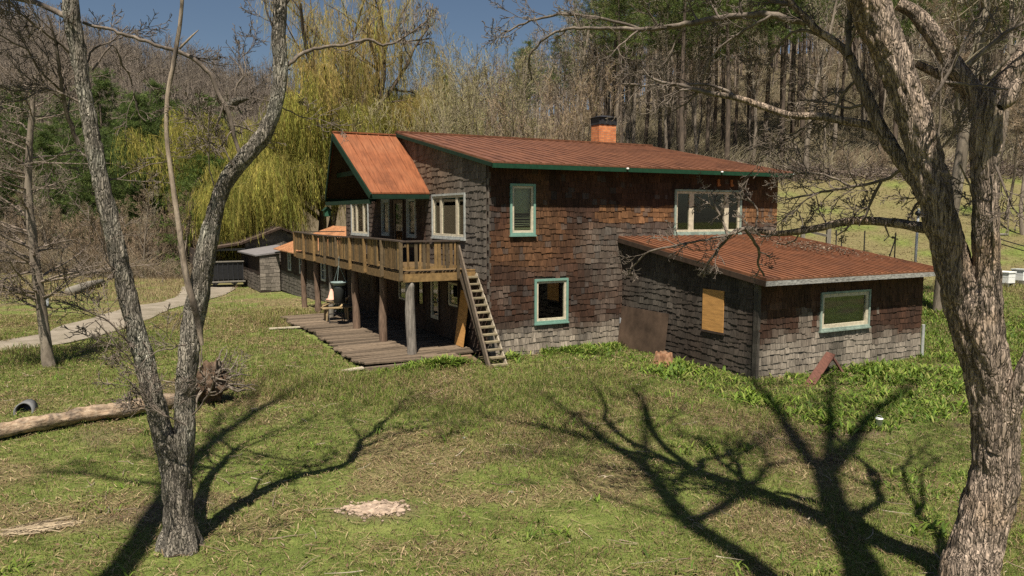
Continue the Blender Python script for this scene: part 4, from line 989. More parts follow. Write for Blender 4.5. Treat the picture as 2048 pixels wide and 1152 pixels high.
# crumbled pale earth where the lawn is bare
def crumbs():
    rr = np.random.default_rng(19); c0 = gpt(750, 1016); m = MB()
    for k in range(1500):
        x = c0[0] + rr.normal(0, .17) ; y = c0[1] + rr.normal(0, .105)
        if vnoise(x, y, .13, 5) < .42: continue
        r = abs(rr.normal(.004, .014)) + .004; n = 7; V = []; ph = rr.uniform(0, 6)
        for j, (zz, q) in enumerate(((-.4, .9), (.25, 1.0), (.62, .6))):
            for i in range(n): a = ph + 2 * PI * i / n; f = r * q * rr.uniform(.75, 1.25); V.append((x + 1.3 * f * math.cos(a), y + f * math.sin(a), float(H(x, y)) + .012 + r * zz))
        V.append((x, y, float(H(x, y)) + .012 + r * .75)); i_ = np.arange(3 * n).reshape(3, n); n2 = np.roll(i_, -1, 1)
        m.add(V, np.stack([i_[:-1], n2[:-1], n2[1:], i_[1:]], -1).reshape(-1, 4), [(2 * n + i, 2 * n + (i + 1) % n, 3 * n) for i in range(n)], col=np.array([.40, .30, .225]) * rr.uniform(.7, 1.15))
    o = m.build('crumbled_earth', M['plank']); tag(o, 'patch of crumbled pale earth in the middle of the lawn', 'bare earth', kind='stuff')
crumbs()
def straw():
    rr = np.random.default_rng(29); c0 = gpt(62, 1066); m = MB(); L = []
    for k in range(420):
        x = c0[0] + rr.normal(0, .14); y = c0[1] + rr.normal(0, .07) + (x - c0[0]) * .4; a = .5 + rr.normal(0, .35); l = rr.uniform(.08, .3); d = np.array([math.cos(a), math.sin(a), 0]); p = np.array([x, y, float(H(x, y)) + rr.uniform(.02, .06)])
        L.append((np.array([p, p + d * l * .5 + (0, 0, rr.uniform(-.01, .015)), p + d * l]), np.full(3, rr.uniform(.003, .007))))
    add_tubes(m, L, 3, lambda k: np.array([[.42, .33, .22]]) * rr.uniform(.6, 1.2, (k, 1))); o = m.build('straw_patch', M['twig']); tag(o, 'pale flattened straw patch in the near lawn beyond the forked tree', 'straw', kind='stuff')
straw()
# ------------------------------------------------------------------ trees near the camera
def nrm(v): return v / (np.linalg.norm(v) + 1e-9)
def turn(rng, d, ang):
    r = rng.normal(0, 1, 3); r = nrm(r - d * np.dot(r, d)); return nrm(d * math.cos(ang) + r * math.sin(ang))
def grow(rng, p, d, L, r, lvl, Pm, out):
    """recursive branch: Pm = dict(n, ratio, ang, wig, trop, seg, r)"""
    mx = len(Pm['seg']) - 1
    n = Pm['seg'][lvl]; st = L / n; pts = [p]; rad = [r]; dirs = [d]
    for i in range(n):
        d = nrm(d + rng.normal(0, Pm['wig'][lvl], 3) + np.array([0, 0, Pm['trop'][lvl]])); p = p + d * st
        pts.append(p); rad.append(max(Pm['rmin'], r * (1 - (i + 1) / n * Pm.get('taper', .8)))); dirs.append(d)
    out[lvl].append((np.array(pts), np.array(rad)))
    if lvl < mx:
        k = Pm['n'][lvl]
        for j in range(k):
            t = Pm['t0'][lvl] + (1 - Pm['t0'][lvl]) * (j + rng.random()) / k
            f = t * n; i = min(int(f), n - 1); q = pts[i] + (pts[i + 1] - pts[i]) * (f - i)
            dd = turn(rng, dirs[i + 1], Pm['ang'][lvl] * rng.uniform(.7, 1.3))
            LL = L * Pm['ratio'][lvl] * (1 - .55 * t) * rng.uniform(.7, 1.3)
            grow(rng, q, dd, LL, max(Pm['rmin'], np.interp(f, range(n + 1), rad) * Pm['rr'][lvl]), lvl + 1, Pm, out)
TW = dict(seg=(6, 5, 4), n=(6, 5), ratio=(.6, .55), ang=(.7, .75), wig=(.16, .2, .22), trop=(.03, .03, .04), t0=(.2, .15), rr=(.6, .6), rmin=.0035, taper=.85)
def hero_tube(mb, path, sides=44, step=.035, amp=1.0, cells=1.0, flare=None, seed=0.0):
    """thick limb with furrowed bark as real relief; path rows x y z r"""
    c = crom(path, step); P = c[:, :3]; Rr = np.maximum(c[:, 3], .004); n = len(P)
    T = np.gradient(P, axis=0); T /= np.linalg.norm(T, axis=1, keepdims=True)
    A = np.cross(T, np.array([0.05, 1, 0.1])); A /= np.linalg.norm(A, axis=1, keepdims=True); B = np.cross(T, A)
    s = np.concatenate([[0], np.cumsum(np.linalg.norm(np.diff(P, axis=0), axis=1))])
    ang = np.arange(sides) * 2 * PI / sides; V = np.zeros((n, sides, 3))
    for i in range(n):
        r = Rr[i]; fx = 13 * cells
        for j in range(sides):
            ca, sa = math.cos(ang[j]), math.sin(ang[j])
            w = mnoise.noise(Vector((ca * 2, sa * 2, s[i] * 1.6 + seed))) * .5
            q = Vector((ca * r * fx + seed + w, sa * r * fx + w, s[i] * 3.1 * cells + ca * .4))
            dd, _ = mnoise.voronoi(q); crack = min(1.0, (dd[1] - dd[0]) * 2.2)
            lump_ = mnoise.noise(Vector((ca * 1.3 + seed, sa * 1.3, s[i] * 2.2)))
            fine = mnoise.noise(q * 3.1)
            h = (crack - .6) * min(.026, r * .14) * amp + lump_ * r * .11 + fine * min(.008, r * .05) * amp
            if flare is not None: h += flare(s[i], ang[j], r)
            V[i, j] = P[i] + (A[i] * ca + B[i] * sa) * (r + h)
    i_ = np.arange(n * sides).reshape(n, sides); n2 = np.roll(i_, -1, 1)
    mb.add(V.reshape(-1, 3), np.stack([i_[:-1], n2[:-1], n2[1:], i_[1:]], -1).reshape(-1, 4))
    return P
RSC = 1.0
def surv(pts, Y0, dY=0.0):
    """surveyed limb: (px, py, radius px[, Y]) -> x y z r"""
    out = []; n = len(pts)
    for i, q in enumerate(pts):
        Y = q[3] if len(q) > 3 else Y0 + dY * i / max(1, n - 1)
        p = at(q[0], q[1], Y); out.append((*p, q[2] / FPX * Y * RSC))
    return out
def slim(rows, f): return [(*q[:3], q[3] * f) for q in rows]
def thin(mb_lines, pts, Y0, dY, rng, tw=5, step=.12, twl=.5, rs_=1.0):
    c = crom(surv(pts, Y0, dY), step); c[:, 3] *= THIN; P = c[:, :3].copy(); P[1:-1] += rng.normal(0, .006, (len(P) - 2, 3)); mb_lines.append((P, np.maximum(c[:, 3], .004)))
    out = [[], [], []]
    for k in range(tw):
        i = rng.integers(len(P) // 5, len(P) - 1); d = turn(rng, nrm(P[i + 1] - P[i - 1]), rng.uniform(.5, 1.1)); d = nrm(d + np.array([0, 0, .12]))
        grow(rng, P[i], d, twl * rng.uniform(.5, 1.3), max(.004, c[i, 3] * .5), 0, TW, out)
    for L in out: mb_lines.extend(L)
    return P
BIG = dict(seg=(10, 8, 6, 5), n=(5, 5, 4), ratio=(.62, .58, .55), ang=(.62, .7, .75, .8), wig=(.13, .16, .2, .22, .25), trop=(.05, .04, .04, .04, .03), t0=(.3, .25, .2, .15), rr=(.62, .55, .5, .5), rmin=.005, taper=.72)
def big_limb(rng, p, d, L, r, lines, P=BIG):
    out = [[] for _ in P['seg']]; grow(rng, np.array(p, float), nrm(np.array(d, float)), L, r, 0, P, out)
    for i, l in enumerate(out): lines[i].extend(l)
def put_lines(lines, name, mat, parent, loc, sides=(12, 8, 6, 4, 3)):
    mb = MB()
    for i, l in enumerate(lines):
        if l: add_tubes(mb, l, sides[min(i, len(sides) - 1)])
    return mb.build(name, mat, parent, True, loc)

THIN = .62; RSC = .77
# ---- the forked tree in front at the left
rng = np.random.default_rng(21)
YL = 9.2
baseL = at(362, 1092, YL); baseL[2] = H(baseL[0], baseL[1])
tl = empty('forked_tree', baseL); tag(tl, 'bare forked tree with lichen grey bark and one bowed stem, standing alone in the lawn', 'tree'); oL = -baseL
def flare(s, a, r): return max(0, .6 - s) ** 1.5 * .30 * (.55 + .45 * math.sin(a * 5 + 1)) + .03 * math.sin(a * 3 + 1) * max(0, 1 - s)
mb = MB()
hero_tube(mb, surv([(364, 1120, 50), (362, 1075, 43), (358, 1030, 38), (355, 980, 36), (352, 930, 38), (350, 890, 42), (346, 862, 42)], YL), 48, .03, 1, 1.1, flare, 1.0)
LS = surv([(338, 920, 24), (326, 870, 26), (312, 815, 26), (298, 760, 25), (283, 700, 25), (262, 620, 23), (243, 540, 22), (225, 460, 22), (208, 390, 21), (193, 320, 20), (180, 250, 19), (168, 180, 18), (155, 100, 19), (145, 40, 19), (138, -30, 18), (120, -160, 16), (100, -330, 13)], YL - .05, -.3)
hero_tube(mb, LS, 40, .032, 1.15, 1.1, None, 4.0)
RS = surv([(368, 930, 24), (370, 870, 27), (370, 800, 26), (374, 740, 26), (384, 660, 27), (397, 590, 26), (410, 520, 25), (424, 450, 22), (440, 392, 20), (462, 348, 21), (490, 315, 21), (525, 272, 20), (550, 217, 18), (561, 150, 18), (557, 80, 18), (560, 20, 17), (557, -40, 16), (545, -150, 14), (560, -330, 11)], YL + .05, .5)
hero_tube(mb, RS, 40, .032, 1.0, 1.1, None, 9.0)
hero_tube(mb, surv([(450, 228, 6), (460, 212, 10), (472, 203, 12), (486, 199, 7), (498, 197, 2)], YL + .35), 20, .03, 2.0, 1.6, None, 2.0)
trunkL = mb.build('trunk', M['bark_lichen'], tl, True, oL)
mb = MB(); hero_tube(mb, slim(surv([(404, 690, 9, YL + .1), (396, 645, 13, YL + .06), (386, 605, 13), (374, 560, 13), (364, 500, 12), (356, 440, 11), (347, 380, 10), (340, 330, 9), (334, 280, 9), (333, 230, 9), (337, 180, 9), (347, 130, 9), (355, 80, 9), (361, 40, 8), (365, -10, 7), (366, -60, 6)], YL - .02, -.1), .62), 20, .03, .8, 1.6, None, 7.0)
hero_tube(mb, surv([(359, 97, 3), (372, 84, 3), (384, 72, 2.5), (397, 60, 1)], YL - .1), 10, .03, 1, 2, None, 3.0)
k = NT('two_tone_dead_bark'); n1 = k.noise(k.co((1, 1, .5)), 1.6, 5, .7, .6); n2 = k.noise(k.co((1, 1, .3)), 14, 5, .65)
k.base(k.mix(k.ramp(n1, [(.42, g3(0)), (.52, g3(1))]), k.ramp(n2, [(.3, (.05, .04, .032)), (.7, (.15, .12, .1))]), k.ramp(n2, [(.3, (.20, .15, .11)), (.7, (.42, .34, .26))]))); k.bump(n2, .9, .02)
mb.build('dead_stem', k.m, tl, True, oL)
L5 = [[], [], [], [], []]
rngs = np.random.default_rng(22)
thin(L5[1], [(166, 45, 6), (215, 58, 6), (270, 76, 7), (330, 97, 7), (385, 116, 9), (420, 150, 9), (437, 187, 9), (452, 215, 10), (464, 250, 9), (470, 282, 8), (480, 318, 8)], YL, .35, rngs, 8, .06, .45)
thin(L5[1], [(572, 132, 9), (600, 110, 8), (640, 96, 7), (690, 89, 6), (735, 80, 6), (765, 89, 5.5), (790, 85, 5), (812, 70, 5), (838, 54, 4), (857, 36, 3), (866, 8, 2)], YL + .5, 1.2, rngs, 7, .06, .4)
thin(L5[2], [(786, 86, 4), (815, 83, 3.5), (845, 79, 3), (862, 77, 2)], YL + 1.4, .2, rngs, 3, .06, .25)
thin(L5[2], [(806, 84, 3), (812, 100, 2.6), (822, 118, 2)], YL + 1.4, .1, rngs, 2, .06, .2)
thin(L5[2], [(730, 82, 3), (706, 96, 2.6), (690, 103, 2)], YL + 1.1, .1, rngs, 2, .06, .2)
for pts, y, d, k in (
    ([(158, 290, 10), (138, 240, 9), (125, 185, 8), (118, 130, 7), (110, 80, 5), (95, 30, 4)], YL, -.5, 9), ([(148, 115, 7), (110, 80, 6), (70, 50, 5), (30, 15, 4), (0, -25, 3)], YL - .2, -.8, 8),
    ([(120, 180, 5), (80, 140, 4), (55, 100, 4), (0, 70, 3)], YL - .1, -.8, 7), ([(160, 205, 5), (95, 178, 4), (45, 200, 3), (-10, 208, 3)], YL - .2, -.6, 7), ([(190, 330, 4), (150, 300, 4), (100, 320, 3), (40, 330, 2)], YL - .2, .8, 6),
    ([(172, 130, 4), (190, 95, 4), (220, 85, 3), (255, 52, 2)], YL, .3, 5), ([(185, 140, 4), (225, 90, 4), (245, 130, 4), (262, 160, 3), (278, 230, 2)], YL, .6, 6), ([(203, 365, 3), (240, 355, 3), (300, 330, 2), (352, 322, 2)], YL, .5, 4),
    ([(264, 620, 4), (250, 560, 3), (215, 520, 3), (200, 440, 2)], YL, -.5, 5), ([(300, 735, 5), (230, 655, 4), (170, 620, 3), (105, 600, 2)], YL - .1, -.8, 9), ([(310, 770, 4), (260, 720, 3), (225, 680, 3), (190, 640, 2)], YL - .1, -.5, 7),
    ([(330, 830, 4), (290, 800, 3), (262, 765, 2.5), (235, 745, 2)], YL - .35, -.4, 6), ([(372, 850, 4), (340, 835, 3.5), (310, 820, 3), (255, 758, 2)], YL - .35, -.3, 5), ([(385, 830, 4), (410, 800, 3.5), (425, 770, 3), (430, 745, 2)], YL - .3, -.2, 5),
    ([(372, 690, 4), (330, 700, 3), (300, 712, 2.5), (268, 745, 2)], YL - .25, -.3, 4), ([(470, 195, 4), (475, 165, 4), (488, 152, 3.5), (476, 130, 3), (458, 112, 2.5)], YL + .3, .1, 3), ([(490, 152, 3), (490, 120, 2.5), (487, 88, 2)], YL + .3, .1, 2),
    ([(445, 318, 4), (430, 300, 4), (415, 288, 3), (420, 240, 3), (422, 215, 2)], YL + .1, -.2, 5), ([(465, 330, 4), (450, 300, 3), (425, 285, 3), (385, 272, 2)], YL + .2, -.2, 5), ([(500, 260, 3), (480, 225, 3), (470, 190, 2)], YL + .3, .2, 3),
    ([(548, 205, 3), (520, 198, 2.5), (480, 190, 2)], YL + .4, .1, 2), ([(564, 215, 3), (590, 228, 2.5), (625, 240, 2)], YL + .6, .4, 3), ([(545, 55, 4), (533, 20, 3.5), (527, -10, 3)], YL + .4, -.1, 3), ([(428, 372, 3), (420, 340, 2.5), (418, 300, 2.5), (422, 250, 2)], YL - .1, -.2, 4)):
    thin(L5[2], pts, y, d, rngs, k, .07, .55)
put_lines([[], L5[1], L5[2]], 'branches', M['bark_branch'], tl, oL, (8, 8, 5))
L5 = [[], [], [], [], []]
eL, eR = np.array(LS[-1]), np.array(RS[-1])
for a, b, c in ((-.5, .1, 1), (.35, -.3, 1), (-.1, .5, 1.1), (.2, .2, 1.3)): big_limb(rngs, eL[:3], (a, b, c), rngs.uniform(3, 4.6), eL[3] * .75, L5)
for a, b, c in ((.6, .0, 1), (-.3, .3, 1), (.1, -.4, 1.2), (.3, .5, 1)): big_limb(rngs, eR[:3], (a, b, c), rngs.uniform(3, 4.6), eR[3] * .75, L5)
for k in (13, 14, 15): q = np.array(LS[k]); big_limb(rngs, q[:3], (rngs.uniform(-1, -.3), rngs.uniform(-.2, .8), .8), 2.6, q[3] * .4, L5)
for k in (15, 16, 17): q = np.array(RS[k]); big_limb(rngs, q[:3], (rngs.uniform(-.5, .7), rngs.uniform(.2, .9), .8), 2.6, q[3] * .4, L5)
put_lines(L5, 'crown', M['bark_branch'], tl, oL)

# ---- the great tree at the right
YR = 7.7; RSC = .75
baseR = at(1945, 1240, YR); baseR[2] = H(baseR[0], baseR[1])
tr2 = empty('great_tree', baseR); tag(tr2, 'massive bare tree with deeply furrowed brown bark forking into two stems, nearest to the annex', 'tree'); oR = -baseR
mb = MB()
hero_tube(mb, surv([(1938, 1300, 92), (1936, 1230, 82), (1936, 1152, 71), (1950, 1100, 66), (1968, 1040, 64), (1988, 950, 59), (1990, 850, 58), (1976, 745, 60), (1956, 660, 60), (1948, 612, 58), (1944, 580, 48)], YR), 72, .026, 1.15, 1.0, flare, 21.0)
RL = surv([(1948, 700, 44), (1932, 630, 46), (1914, 560, 45), (1893, 480, 43), (1872, 400, 41), (1852, 320, 40), (1831, 250, 41), (1812, 190, 41), (1788, 130, 42), (1762, 60, 45), (1735, 0, 47), (1700, -80, 42), (1650, -210, 36), (1600, -360, 30)], YR, .25)
hero_tube(mb, RL, 60, .026, 1.3, .95, None, 31.0)
RR = surv([(1968, 690, 44), (1972, 620, 40), (1973, 550, 35), (1972, 480, 32), (1971, 400, 32), (1971, 320, 33), (1973, 255, 36), (1984, 205, 34), (2008, 165, 27), (2040, 120, 24), (2085, 50, 22), (2150, -80, 20), (2190, -260, 17)], YR - .05, -.2)
hero_tube(mb, RR, 52, .026, 1.0, 1.25, None, 41.0)
hero_tube(mb, surv([(1962, 235, 26), (1950, 190, 24), (1932, 160, 23), (1915, 140, 22), (1890, 105, 21), (1870, 75, 21), (1848, 45, 20), (1825, 22, 17), (1795, 8, 15)], YR - .1, .3), 36, .028, 1.2, 1.1, None, 51.0)
hero_tube(mb, surv([(1944, 205, 16), (1925, 178, 14), (1900, 160, 13), (1870, 145, 11), (1832, 127, 10)], YR, .25), 28, .03, 1.1, 1.3, None, 61.0)
R3 = surv([(1990, 900, 30), (2014, 840, 27), (2034, 780, 24), (2062, 715, 22), (2110, 600, 20), (2170, 420, 18), (2220, 200, 17), (2250, 0, 15)], YR - .1, -.5); hero_tube(mb, R3, 32, .03, 1, 1.2, None, 71.0)
hero_tube(mb, surv([(2000, 215, 10), (2016, 200, 20), (2026, 178, 18), (2040, 160, 9)], YR - .45), 20, .03, 1.5, 1.5, None, 75.0)
S2 = surv([(1856, 410, 16), (1833, 365, 19), (1798, 316, 18), (1763, 259, 17), (1737, 198, 15), (1715, 154, 13), (1697, 110, 11), (1667, 83, 10), (1631, 57, 9), (1610, 33, 8), (1585, 8, 8), (1560, -35, 7), (1500, -150, 6)], YR + .2, .6)
hero_tube(mb, S2, 30, .028, 1.2, 1.3, None, 81.0)
mb.build('trunk', M['bark_ash'], tr2, True, oR)
rngr = np.random.default_rng(33)
A1 = []; THIN = 1.0
mbh = MB()
hero_tube(mbh, surv([(1763, 262, 13), (1735, 250, 12), (1700, 244, 10), (1640, 233, 9.5), (1587, 231, 9), (1543, 219, 9), (1482, 198, 8), (1430, 188, 7)], YR + .4, .8), 20, .03, 1, 1.8, None, 91.0)
mbh.build('middle_limb', M['bark_ash'], tr2, True, oR); mbh = MB()
hero_tube(mbh, surv([(1872, 458, 16), (1840, 455, 14), (1796, 447, 12.5), (1733, 441, 12), (1687, 444, 11), (1640, 455, 10), (1596, 463, 9), (1553, 467, 8), (1516, 461, 7)], YR + .2, 1.3), 22, .03, 1, 1.7, None, 92.0)
mbh.build('lower_limb', M['bark_ash'], tr2, True, oR)
for pts, y, d, k, l in (
    ([(1440, 190, 7), (1412, 186, 6.5), (1359, 170, 5), (1324, 164, 4), (1297, 150, 3), (1280, 131, 2)], YR + 1.2, .2, 7, .5), ([(1480, 198, 5), (1430, 172, 4), (1380, 168, 4), (1300, 172, 3), (1245, 168, 2)], YR + 1.1, .6, 6, .5),
    ([(1612, 45, 10), (1543, 30, 9), (1500, 29, 8.5), (1412, 40, 8), (1346, 53, 7), (1280, 59, 6), (1214, 57, 5), (1148, 57, 4), (1101, 69, 3.2), (1060, 112, 3), (1063, 160, 2)], YR + .7, 1.4, 12, .6),
    ([(1280, 58, 4), (1240, 45, 4), (1192, 35, 4), (1129, 29, 3.5), (1074, 38, 3), (1030, 55, 2.5), (1001, 69, 2)], YR + 1.6, .6, 8, .5), ([(1543, 30, 4), (1490, 60, 4), (1450, 85, 3.5), (1420, 120, 3), (1405, 165, 2)], YR + .8, .5, 6, .45),
    ([(1518, 461, 7), (1492, 456, 6), (1470, 462, 5.5), (1447, 482, 5), (1428, 508, 4), (1410, 535, 3), (1398, 552, 2)], YR + 1.5, .3, 6, .35), ([(1490, 457, 4), (1450, 470, 3.6), (1400, 482, 3), (1340, 492, 3), (1290, 508, 2.5), (1268, 532, 2), (1254, 545, 1.5)], YR + 1.5, .5, 7, .3),
    ([(1490, 457, 5), (1505, 480, 4.5), (1518, 503, 4), (1516, 530, 3), (1528, 552, 3)], YR + 1.5, .5, 3, .25), ([(1455, 470, 4), (1440, 430, 3.5), (1420, 408, 3), (1392, 392, 2)], YR + 1.6, .2, 5, .3), ([(1440, 430, 3), (1425, 402, 2.5), (1422, 390, 2)], YR + 1.6, .1, 2, .2),
    ([(1570, 466, 3), (1515, 470, 3), (1514, 420, 2.5), (1490, 385, 2)], YR + 1.3, .2, 5, .3), ([(1803, 338, 5), (1763, 362, 4.5), (1697, 374, 4), (1631, 386, 3.5), (1570, 400, 2)], YR + .3, .8, 12, .55), ([(1763, 362, 4), (1745, 395, 4), (1732, 430, 3), (1718, 452, 2)], YR + .5, .2, 9, .35),
    ([(1700, 372, 3), (1650, 350, 3), (1600, 345, 2.5), (1555, 330, 2)], YR + .6, .5, 9, .5), ([(1860, 380, 4), (1832, 410, 3.5), (1815, 440, 2.5)], YR + .2, .1, 4, .3), ([(1937, 130, 7), (1972, 96, 6), (2011, 68, 5), (2050, 44, 4), (2100, 10, 3)], YR - .2, -.3, 5, .5),
    ([(1862, 200, 5), (1885, 170, 5), (1905, 130, 4), (1930, 85, 3), (1945, 40, 2)], YR - .35, -.1, 5, .45), ([(1890, 165, 4), (1960, 172, 3), (2000, 178, 3), (2048, 165, 2)], YR - .4, -.1, 4, .4), ([(1699, 112, 9), (1697, 80, 8), (1700, 40, 7), (1700, -10, 6)], YR + .4, .1, 5, .5),
    ([(1720, 160, 5), (1690, 180, 4), (1660, 240, 3), (1640, 260, 2)], YR + .5, .3, 5, .5), ([(1740, 205, 5), (1700, 215, 4), (1655, 205, 3), (1600, 200, 2)], YR + .5, .5, 6, .5), ([(1640, 232, 4), (1600, 260, 3), (1560, 285, 3), (1520, 300, 2)], YR + .9, .5, 6, .5),
    ([(1667, 84, 5), (1600, 60, 4), (1560, 90, 3), (1530, 140, 2)], YR + .6, .5, 6, .5), ([(1585, 10, 6), (1540, 0, 5), (1500, -20, 4)], YR + .8, .4, 5, .5), ([(1990, 330, 3), (2010, 380, 3), (2030, 420, 2), (2050, 440, 2)], YR - .3, -.3, 4, .4), ([(1955, 420, 3), (1940, 370, 3), (1920, 330, 2)], YR - .2, -.2, 4, .3), ([(1880, 300, 3), (1910, 260, 3), (1925, 210, 2)], YR - .2, -.2, 4, .35),
    ([(1600, 463, 2.5), (1590, 480, 2), (1570, 490, 1.6), (1552, 486, 1.2)], YR + 1.2, .1, 2, .2), ([(1700, 446, 2.5), (1690, 462, 2), (1672, 472, 1.5)], YR + .9, .1, 2, .2), ([(1770, 452, 2.5), (1775, 470, 2), (1768, 482, 1.5)], YR + .5, .0, 2, .15), ([(1655, 450, 2.5), (1640, 420, 2), (1632, 390, 1.5)], YR + 1, .0, 3, .25)):
    thin(A1, pts, y, d, rngr, k, .07, l)
put_lines([[], [], A1], 'branches', M['bark_branch'], tr2, oR, (8, 8, 5))
L5 = [[], [], [], [], []]
for E_, dirs in ((RL[-1], ((-.7, .2, 1), (-.1, .6, 1.1), (.2, -.3, 1.2), (-.5, -.5, .9), (-1.0, .7, .5))), (RR[-1], ((.4, .2, 1.5), (-.2, .3, 1.6), (.2, -.4, 1.2), (.6, .5, 1.0))), (R3[-1], ((.3, .1, 1.6), (.1, .5, 1.3))), (S2[-1], ((-.8, .3, .6), (-.3, .8, .8)))):
    q = np.array(E_)
    for d in dirs: big_limb(rngr, q[:3], d, rngr.uniform(5.0, 7.5), q[3] * .78, L5)
for k in (10, 11, 12): q = np.array(RL[k]); big_limb(rngr, q[:3], (rngr.uniform(-1, .2), rngr.uniform(-.2, 1), .7), 3.6, q[3] * .4, L5)
put_lines(L5, 'crown', M['bark_branch'], tr2, oR)

M['twig_pale'] = simple('pale_twig_bark', (.19, .15, .12), .9, .35, 6)
# ---- slim bare tree by the track
rngs = np.random.default_rng(44)
RSC = 1.0; YS = 21.0; bs = at(97, 724, YS); bs[2] = H(bs[0], bs[1])
ts = empty('slim_tree', bs); tag(ts, 'slim bare tree with many level twiggy branches beside the gravel track', 'tree')
mb = MB(); TS = surv([(98, 735, 13), (94, 700, 11), (86, 640, 10), (78, 580, 9.5), (70, 520, 9), (62, 450, 8.5), (56, 380, 7.5), (58, 310, 6.5), (62, 250, 5.5), (66, 200, 4), (72, 150, 3)], YS)
hero_tube(mb, TS, 18, .08, .6, .7, None, 5); mb.build('trunk', M['bark_bg'], ts, True, -bs)
L5 = [[], [], [], [], []]
P4 = dict(seg=(8, 6, 5, 4), n=(7, 5, 4), ratio=(.5, .5, .5), ang=(.75, .75, .8), wig=(.09, .11, .13, .15), trop=(.02, .02, .02, .02), t0=(.15, .15, .15), rr=(.5, .55, .6), rmin=.0045, taper=.8)
cs = crom(TS, .1)
for k in range(60):
    i = rngs.integers(int(len(cs) * .22), len(cs) - 2); a = rngs.uniform(0, 2 * PI); d = (math.cos(a), math.sin(a), rngs.uniform(.0, .5))
    big_limb(rngs, cs[i, :3], d, rngs.uniform(1.0, 3.6) * (1.1 - .4 * i / len(cs)), cs[i, 3] * .30, L5, P4)
put_lines(L5, 'crown', M['twig_pale'], ts, -bs, (7, 5, 4, 3))
# ---- three more trees of the same grove just beside the camera; their shadows lie across the lawn
TANEL = math.tan(R(63)); HX = math.tan(R(2))
def over(pts, Y0, jy=0.0):
    """limb of a tree standing at depth Y0, given where its shadow was surveyed on the lawn (px, py, radius)"""
    out = []
    for i, (px, py, r) in enumerate(pts):
        g = gpt(px, py); t = g[1] - (Y0 + jy * i); out.append((g[0] - HX * t, Y0 + jy * i, g[2] + t * TANEL, r))
    return out
def grove(bx, by, lab, main, limbs, sd, r0, tw):
    rn = np.random.default_rng(sd); b = np.array([bx, by, float(H(bx, by))]); e = empty('grove_tree', b); tag(e, lab, 'tree')
    M0 = [(bx, by, b[2] - .2, r0 * 1.15), (bx + (main[0][0] - bx) * .45, by, main[0][2] * .5, r0)] + main
    m = MB(); hero_tube(m, M0, 26, .1, 1, 1, None, sd); m.build('trunk', M['bark_ash'], e, True, -b)
    L = [[], [], [], [], []]
    for q in limbs:
        c = crom(q, .25); L[0].append((c[:, :3], c[:, 3]))
        for k in range(tw):
            i = rn.integers(len(c) // 3, len(c)); big_limb(rn, c[i, :3], turn(rn, nrm(c[i, :3] - c[max(0, i - 2), :3] + 1e-6), .6), rn.uniform(.8, 2.2), c[i, 3] * .4, L[1:])
    put_lines(L, 'crown', M['bark_branch'], e, -b, (10, 6, 5, 4, 3))
ya = 3.15
am = over([(1727, 1152, .24), (1699, 1096, .235), (1671, 1026, .23), (1650, 949, .22)], ya)
al = [[am[-1][:3] + (.18,)] + over([(1612, 915, .17), (1559, 836, .14), (1509, 773, .11)], ya, .15), [am[-1][:3] + (.15,)] + over([(1660, 892, .13), (1657, 815, .115), (1664, 760, .09)], ya, .1), [am[-1][:3] + (.18,)] + over([(1692, 907, .17), (1734, 843, .14), (1805, 790, .11)], ya, -.15)]
for q in al: d = np.array(q[-1][:3]) - np.array(q[-2][:3]); q.append((*(np.array(q[-1][:3]) + nrm(d) * 3.5), .04))
grove(2.5, ya, 'tallest bare grove tree beside the viewpoint, its leaning forked shadow pointing at the annex', am, al, 7, .28, 3)
yd = 3.3
dm = over([(1530, 1152, .17), (1474, 1114, .165), (1383, 1054, .16), (1333, 998, .15), (1291, 942, .14), (1214, 885, .115), (1129, 822, .09), (1066, 780, .05)], yd)
dl = [[dm[4][:3] + (.09,)] + over([(1290, 871, .085), (1284, 808, .07), (1277, 773, .04)], yd, .1), [dm[2][:3] + (.10,)] + over([(1446, 1019, .10), (1509, 970, .095), (1537, 938, .07), (1590, 921, .04)], yd, -.1), [dm[2][:3] + (.06,)] + over([(1340, 1040, .05), (1291, 1026, .045), (1200, 991, .035), (1129, 949, .03), (1080, 914, .02)], yd, .05), [dm[5][:3] + (.07,)] + over([(1180, 880, .06), (1090, 862, .05), (1020, 850, .03)], yd, .1)]
k_ = over([(1537, 938, .06), (1524, 905, .05), (1518, 885, .03)], yd, -.05); dl.append(k_)
grove(4.1, yd, 'tall leaning bare grove tree beside the viewpoint whose shadow crosses the middle of the lawn', dm, dl, 5, .22, 2)
yl = 2.85
lm = over([(262, 1120, .20), (300, 1050, .19), (345, 975, .18), (420, 892, .16), (500, 832, .13), (590, 790, .10), (640, 765, .05)], yl)
ll = [[lm[2][:3] + (.07,)] + over([(240, 965, .06), (150, 950, .05), (70, 948, .03)], yl, .1), [lm[4][:3] + (.07,)] + over([(510, 790, .06), (540, 760, .05), (600, 730, .03)], yl, .1), [lm[3][:3] + (.07,)] + over([(430, 850, .06), (500, 790, .05)], yl, -.1)]
grove(-4.1, yl, 'tall bare grove tree beside the viewpoint whose shadow falls behind the forked tree', lm, ll, 6, .24, 3)
